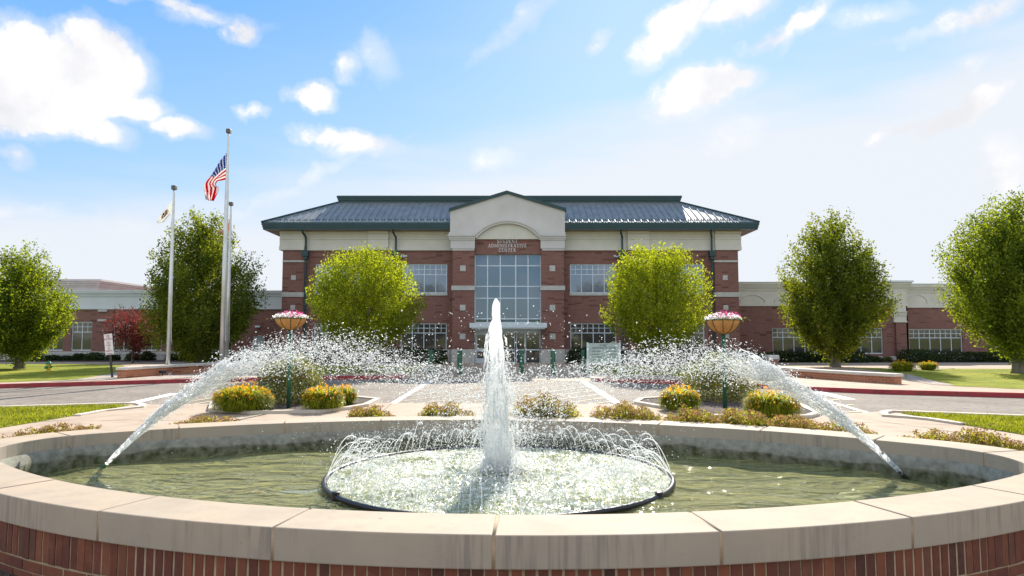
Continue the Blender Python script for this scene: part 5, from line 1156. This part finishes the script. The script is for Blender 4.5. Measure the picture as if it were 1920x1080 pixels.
# churned foam inside the ring
m_foam, t, o = newmat('churned_foam'); v = tvec(t, 'Position')
n1 = tnoise(t, v, 13, 5, .7, .6); n2 = tnoise(t, v, 60, 3, .6); nn_ = tmath(t, 'ADD', tmath(t, 'MULTIPLY', n1, .62), tmath(t, 'MULTIPLY', n2, .38))
big = tnoise(t, v, 1.6, 2); f = ramp(t, tmath(t, 'ADD', nn_, tmath(t, 'MULTIPLY', tmath(t, 'SUBTRACT', big, .5), .25)), [(.44, (0, 0, 0)), (.60, (1, 1, 1))])
wh = t.nodes.new('ShaderNodeBsdfDiffuse'); wh.inputs[0].default_value = (.66, .68, .60, 1); gr = princ(t, None, (.26, .29, .11), .12, 0, .5)
nb_ = tbump(t, nn_, 1.0, .04); t.links.new(nb_, wh.inputs['Normal']); t.links.new(nb_, gr.inputs['Normal'])
mx = t.nodes.new('ShaderNodeMixShader'); t.links.new(f, mx.inputs[0]); t.links.new(gr.outputs[0], mx.inputs[1]); t.links.new(wh.outputs[0], mx.inputs[2]); t.links.new(mx.outputs[0], o.inputs[0])
r = np.random.default_rng(9); V, Fq = [], []; nr, na = 70, 220
hn = r.normal(0, 1, (nr + 1, na)); 
for _ in range(1): hn = (hn + np.roll(hn, 1, 1) + np.roll(hn, 1, 0)) / 2.2
for i in range(nr + 1):
    q = 1.58 * i / nr
    for j in range(na):
        a = 6.283185 * j / na; x, y = RC[0] + q * math.cos(a), RC[1] + q * math.sin(a)
        V.append((x, y, WZ + .022 + .012 * hn[i, j] * min(1, (1.58 - q) * 6) + .05 * math.exp(-(q / .28) ** 2)))
for i in range(nr):
    for j in range(na): k = (j + 1) % na; Fq.append((i * na + j, (i + 1) * na + j, (i + 1) * na + k, i * na + k))
tag(npmesh('foam', V, Fq, m_foam, None, (RC[0], RC[1], WZ), smooth=True), 'churned white foam on the water inside the pipe ring', 'foam', kind='stuff')
n = 6500; a = r.uniform(0, 6.283, n); q = np.sqrt(r.uniform(0, 1, n)) * 1.54; C = np.stack([RC[0] + q * np.cos(a), RC[1] + q * np.sin(a), WZ + .02 + r.exponential(.028, n)], 1)
drops('spray', C, np.clip(r.lognormal(-5.7, .4, n), .0018, .007), 'low hopping drops over the foam inside the ring')
n = 3500; a = r.uniform(0, 6.283, n); q = RR - r.normal(.25, .12, n); C = np.stack([RC[0] + q * np.cos(a), RC[1] + q * np.sin(a), WZ + .1 + r.uniform(0, .26, n)], 1)
drops('spray', C, np.clip(r.lognormal(-5.8, .35, n), .0016, .006), 'fine drops shed by the small ring jets')
n = 2500; C = np.stack([r.normal(-.12, .9, n), r.normal(7.7, .35, n), r.uniform(.2, .6, n)], 1); drops('spray', C, np.clip(r.lognormal(-5.9, .35, n), .0015, .005), 'mist of drops before the far basin wall')
# submerged lamps
for px, py, lab in ((285, 905, 'dark submerged lamp under the left arching jet'), (1618, 918, 'dark submerged lamp near the right arching jet')):
    b = G(px, py, .12); o = thing('underwater_lamp', lab, 'lamp', (b[0], b[1], -.12)); q = MB(); q.lathe([(.14, -.12), (.19, .0), (.23, .04), (.19, .07), (.06, .085)], 20, (b[0], b[1], 0)); q.build('housing', M_plain('dark_blue_glass', (.01, .018, .035), .6), o, smooth=True)
    q = MB(); q.tube([(b[0] + .23 * math.cos(6.283 * i / 24), b[1] + .23 * math.sin(6.283 * i / 24), .05) for i in range(25)], .014, 6); q.build('rim', m_black, o)
# sedum growing behind the coping
OFp = [(0, 820.5), (167, 802.7), (320, 792.5), (487, 786.7), (600, 782.8), (787, 780), (930, 781), (1280, 791.5), (1450, 801.5), (1650, 813), (1707, 817), (1910, 844), (1960, 856)]
def rimY(px): py = np.interp(px, [p_[0] for p_ in OFp], [p_[1] for p_ in OFp]); return G(px, py, RIM)[1]
def sedum(label, px, hw, top, seed, dry=.4):
    Y = rimY(px) + .32; x0 = XX(px, Y, 780); w = hw * Y / F; H = ZZ(top, Y); r = np.random.default_rng(seed); o = thing('sedum_plant', label, 'plant', (x0, Y, 0), 'low sedum plants behind the coping')
    nst = int(180 + w * 520); bx = r.uniform(-1, 1, nst); by = r.uniform(-.26, .26, nst) - bx * 0; prof_ = (1 - np.abs(bx) ** 2.6) * .32 + .68; hh = H * prof_ * r.uniform(.82, 1.03, nst) * (1 + .06 * np.sin(bx * 9 + seed))
    slope = (rimY(px + 30) - rimY(px - 30)) / (XX(px + 30, Y) - XX(px - 30, Y)); st = MB(); LV = []; FV = []
    for i in range(nst):
        X_ = x0 + bx[i] * w; Y_ = Y + slope * bx[i] * w + by[i]; tx, ty = X_ + r.normal(0, .03), Y_ + r.normal(0, .03)
        if i % 3 == 0: st.quad((X_ - .004, Y_, 0), (X_ + .004, Y_, 0), (tx + .003, ty, hh[i]), (tx - .003, ty, hh[i]))
        k = r.integers(14, 24); tt = r.uniform(.55, 1, k); an = r.uniform(0, 6.28, k); q_ = r.uniform(.01, .045, k)
        LV.append(np.stack([X_ + (tx - X_) * tt + q_ * np.cos(an), Y_ + (ty - Y_) * tt + q_ * np.sin(an), hh[i] * tt], 1))
        if r.uniform() < dry + .25: k = 12; FV.append(np.stack([tx + r.normal(0, .022, k), ty + r.normal(0, .022, k), hh[i] + r.normal(0, .008, k)], 1))
    leafmesh('foliage', np.concatenate(LV), .038, m_sedum, o, asp=.5, up=.4); leafmesh('flower_heads', np.concatenate(FV), .018, m_sedumd, o, asp=.9)
    st.build('stems', m_sedumd, o)
for i, (px, hw, top, lab) in enumerate(((688, 46, 766, 'low sedum clump below the gap between the left island and the centre'), (835, 55, 760, 'uneven sedum clump just left of the central column'), (1020, 62, 744, 'tallest sedum clump just right of the central column'), (1172, 62, 761, 'rounded sedum clump second right of the central column'),
    (1298, 44, 768, 'yellow green sedum clump before the right island flowers'), (1392, 52, 772, 'sedum clump before the right round bush'), (1486, 42, 786, 'low dry sedum before the wide lily clump'), (1580, 52, 795, 'low sedum under the right arching jet'), (1820, 88, 812, 'long sedum mat at the right end of the fountain'), (100, 60, 803, 'thin reddish sedum strip at the left end of the fountain'), (380, 60, 786, 'scattered sedum tufts left of the basket shadow'))):
    sedum(lab, px, hw, top, 200 + i, .7 if i in (6, 9) else .4)
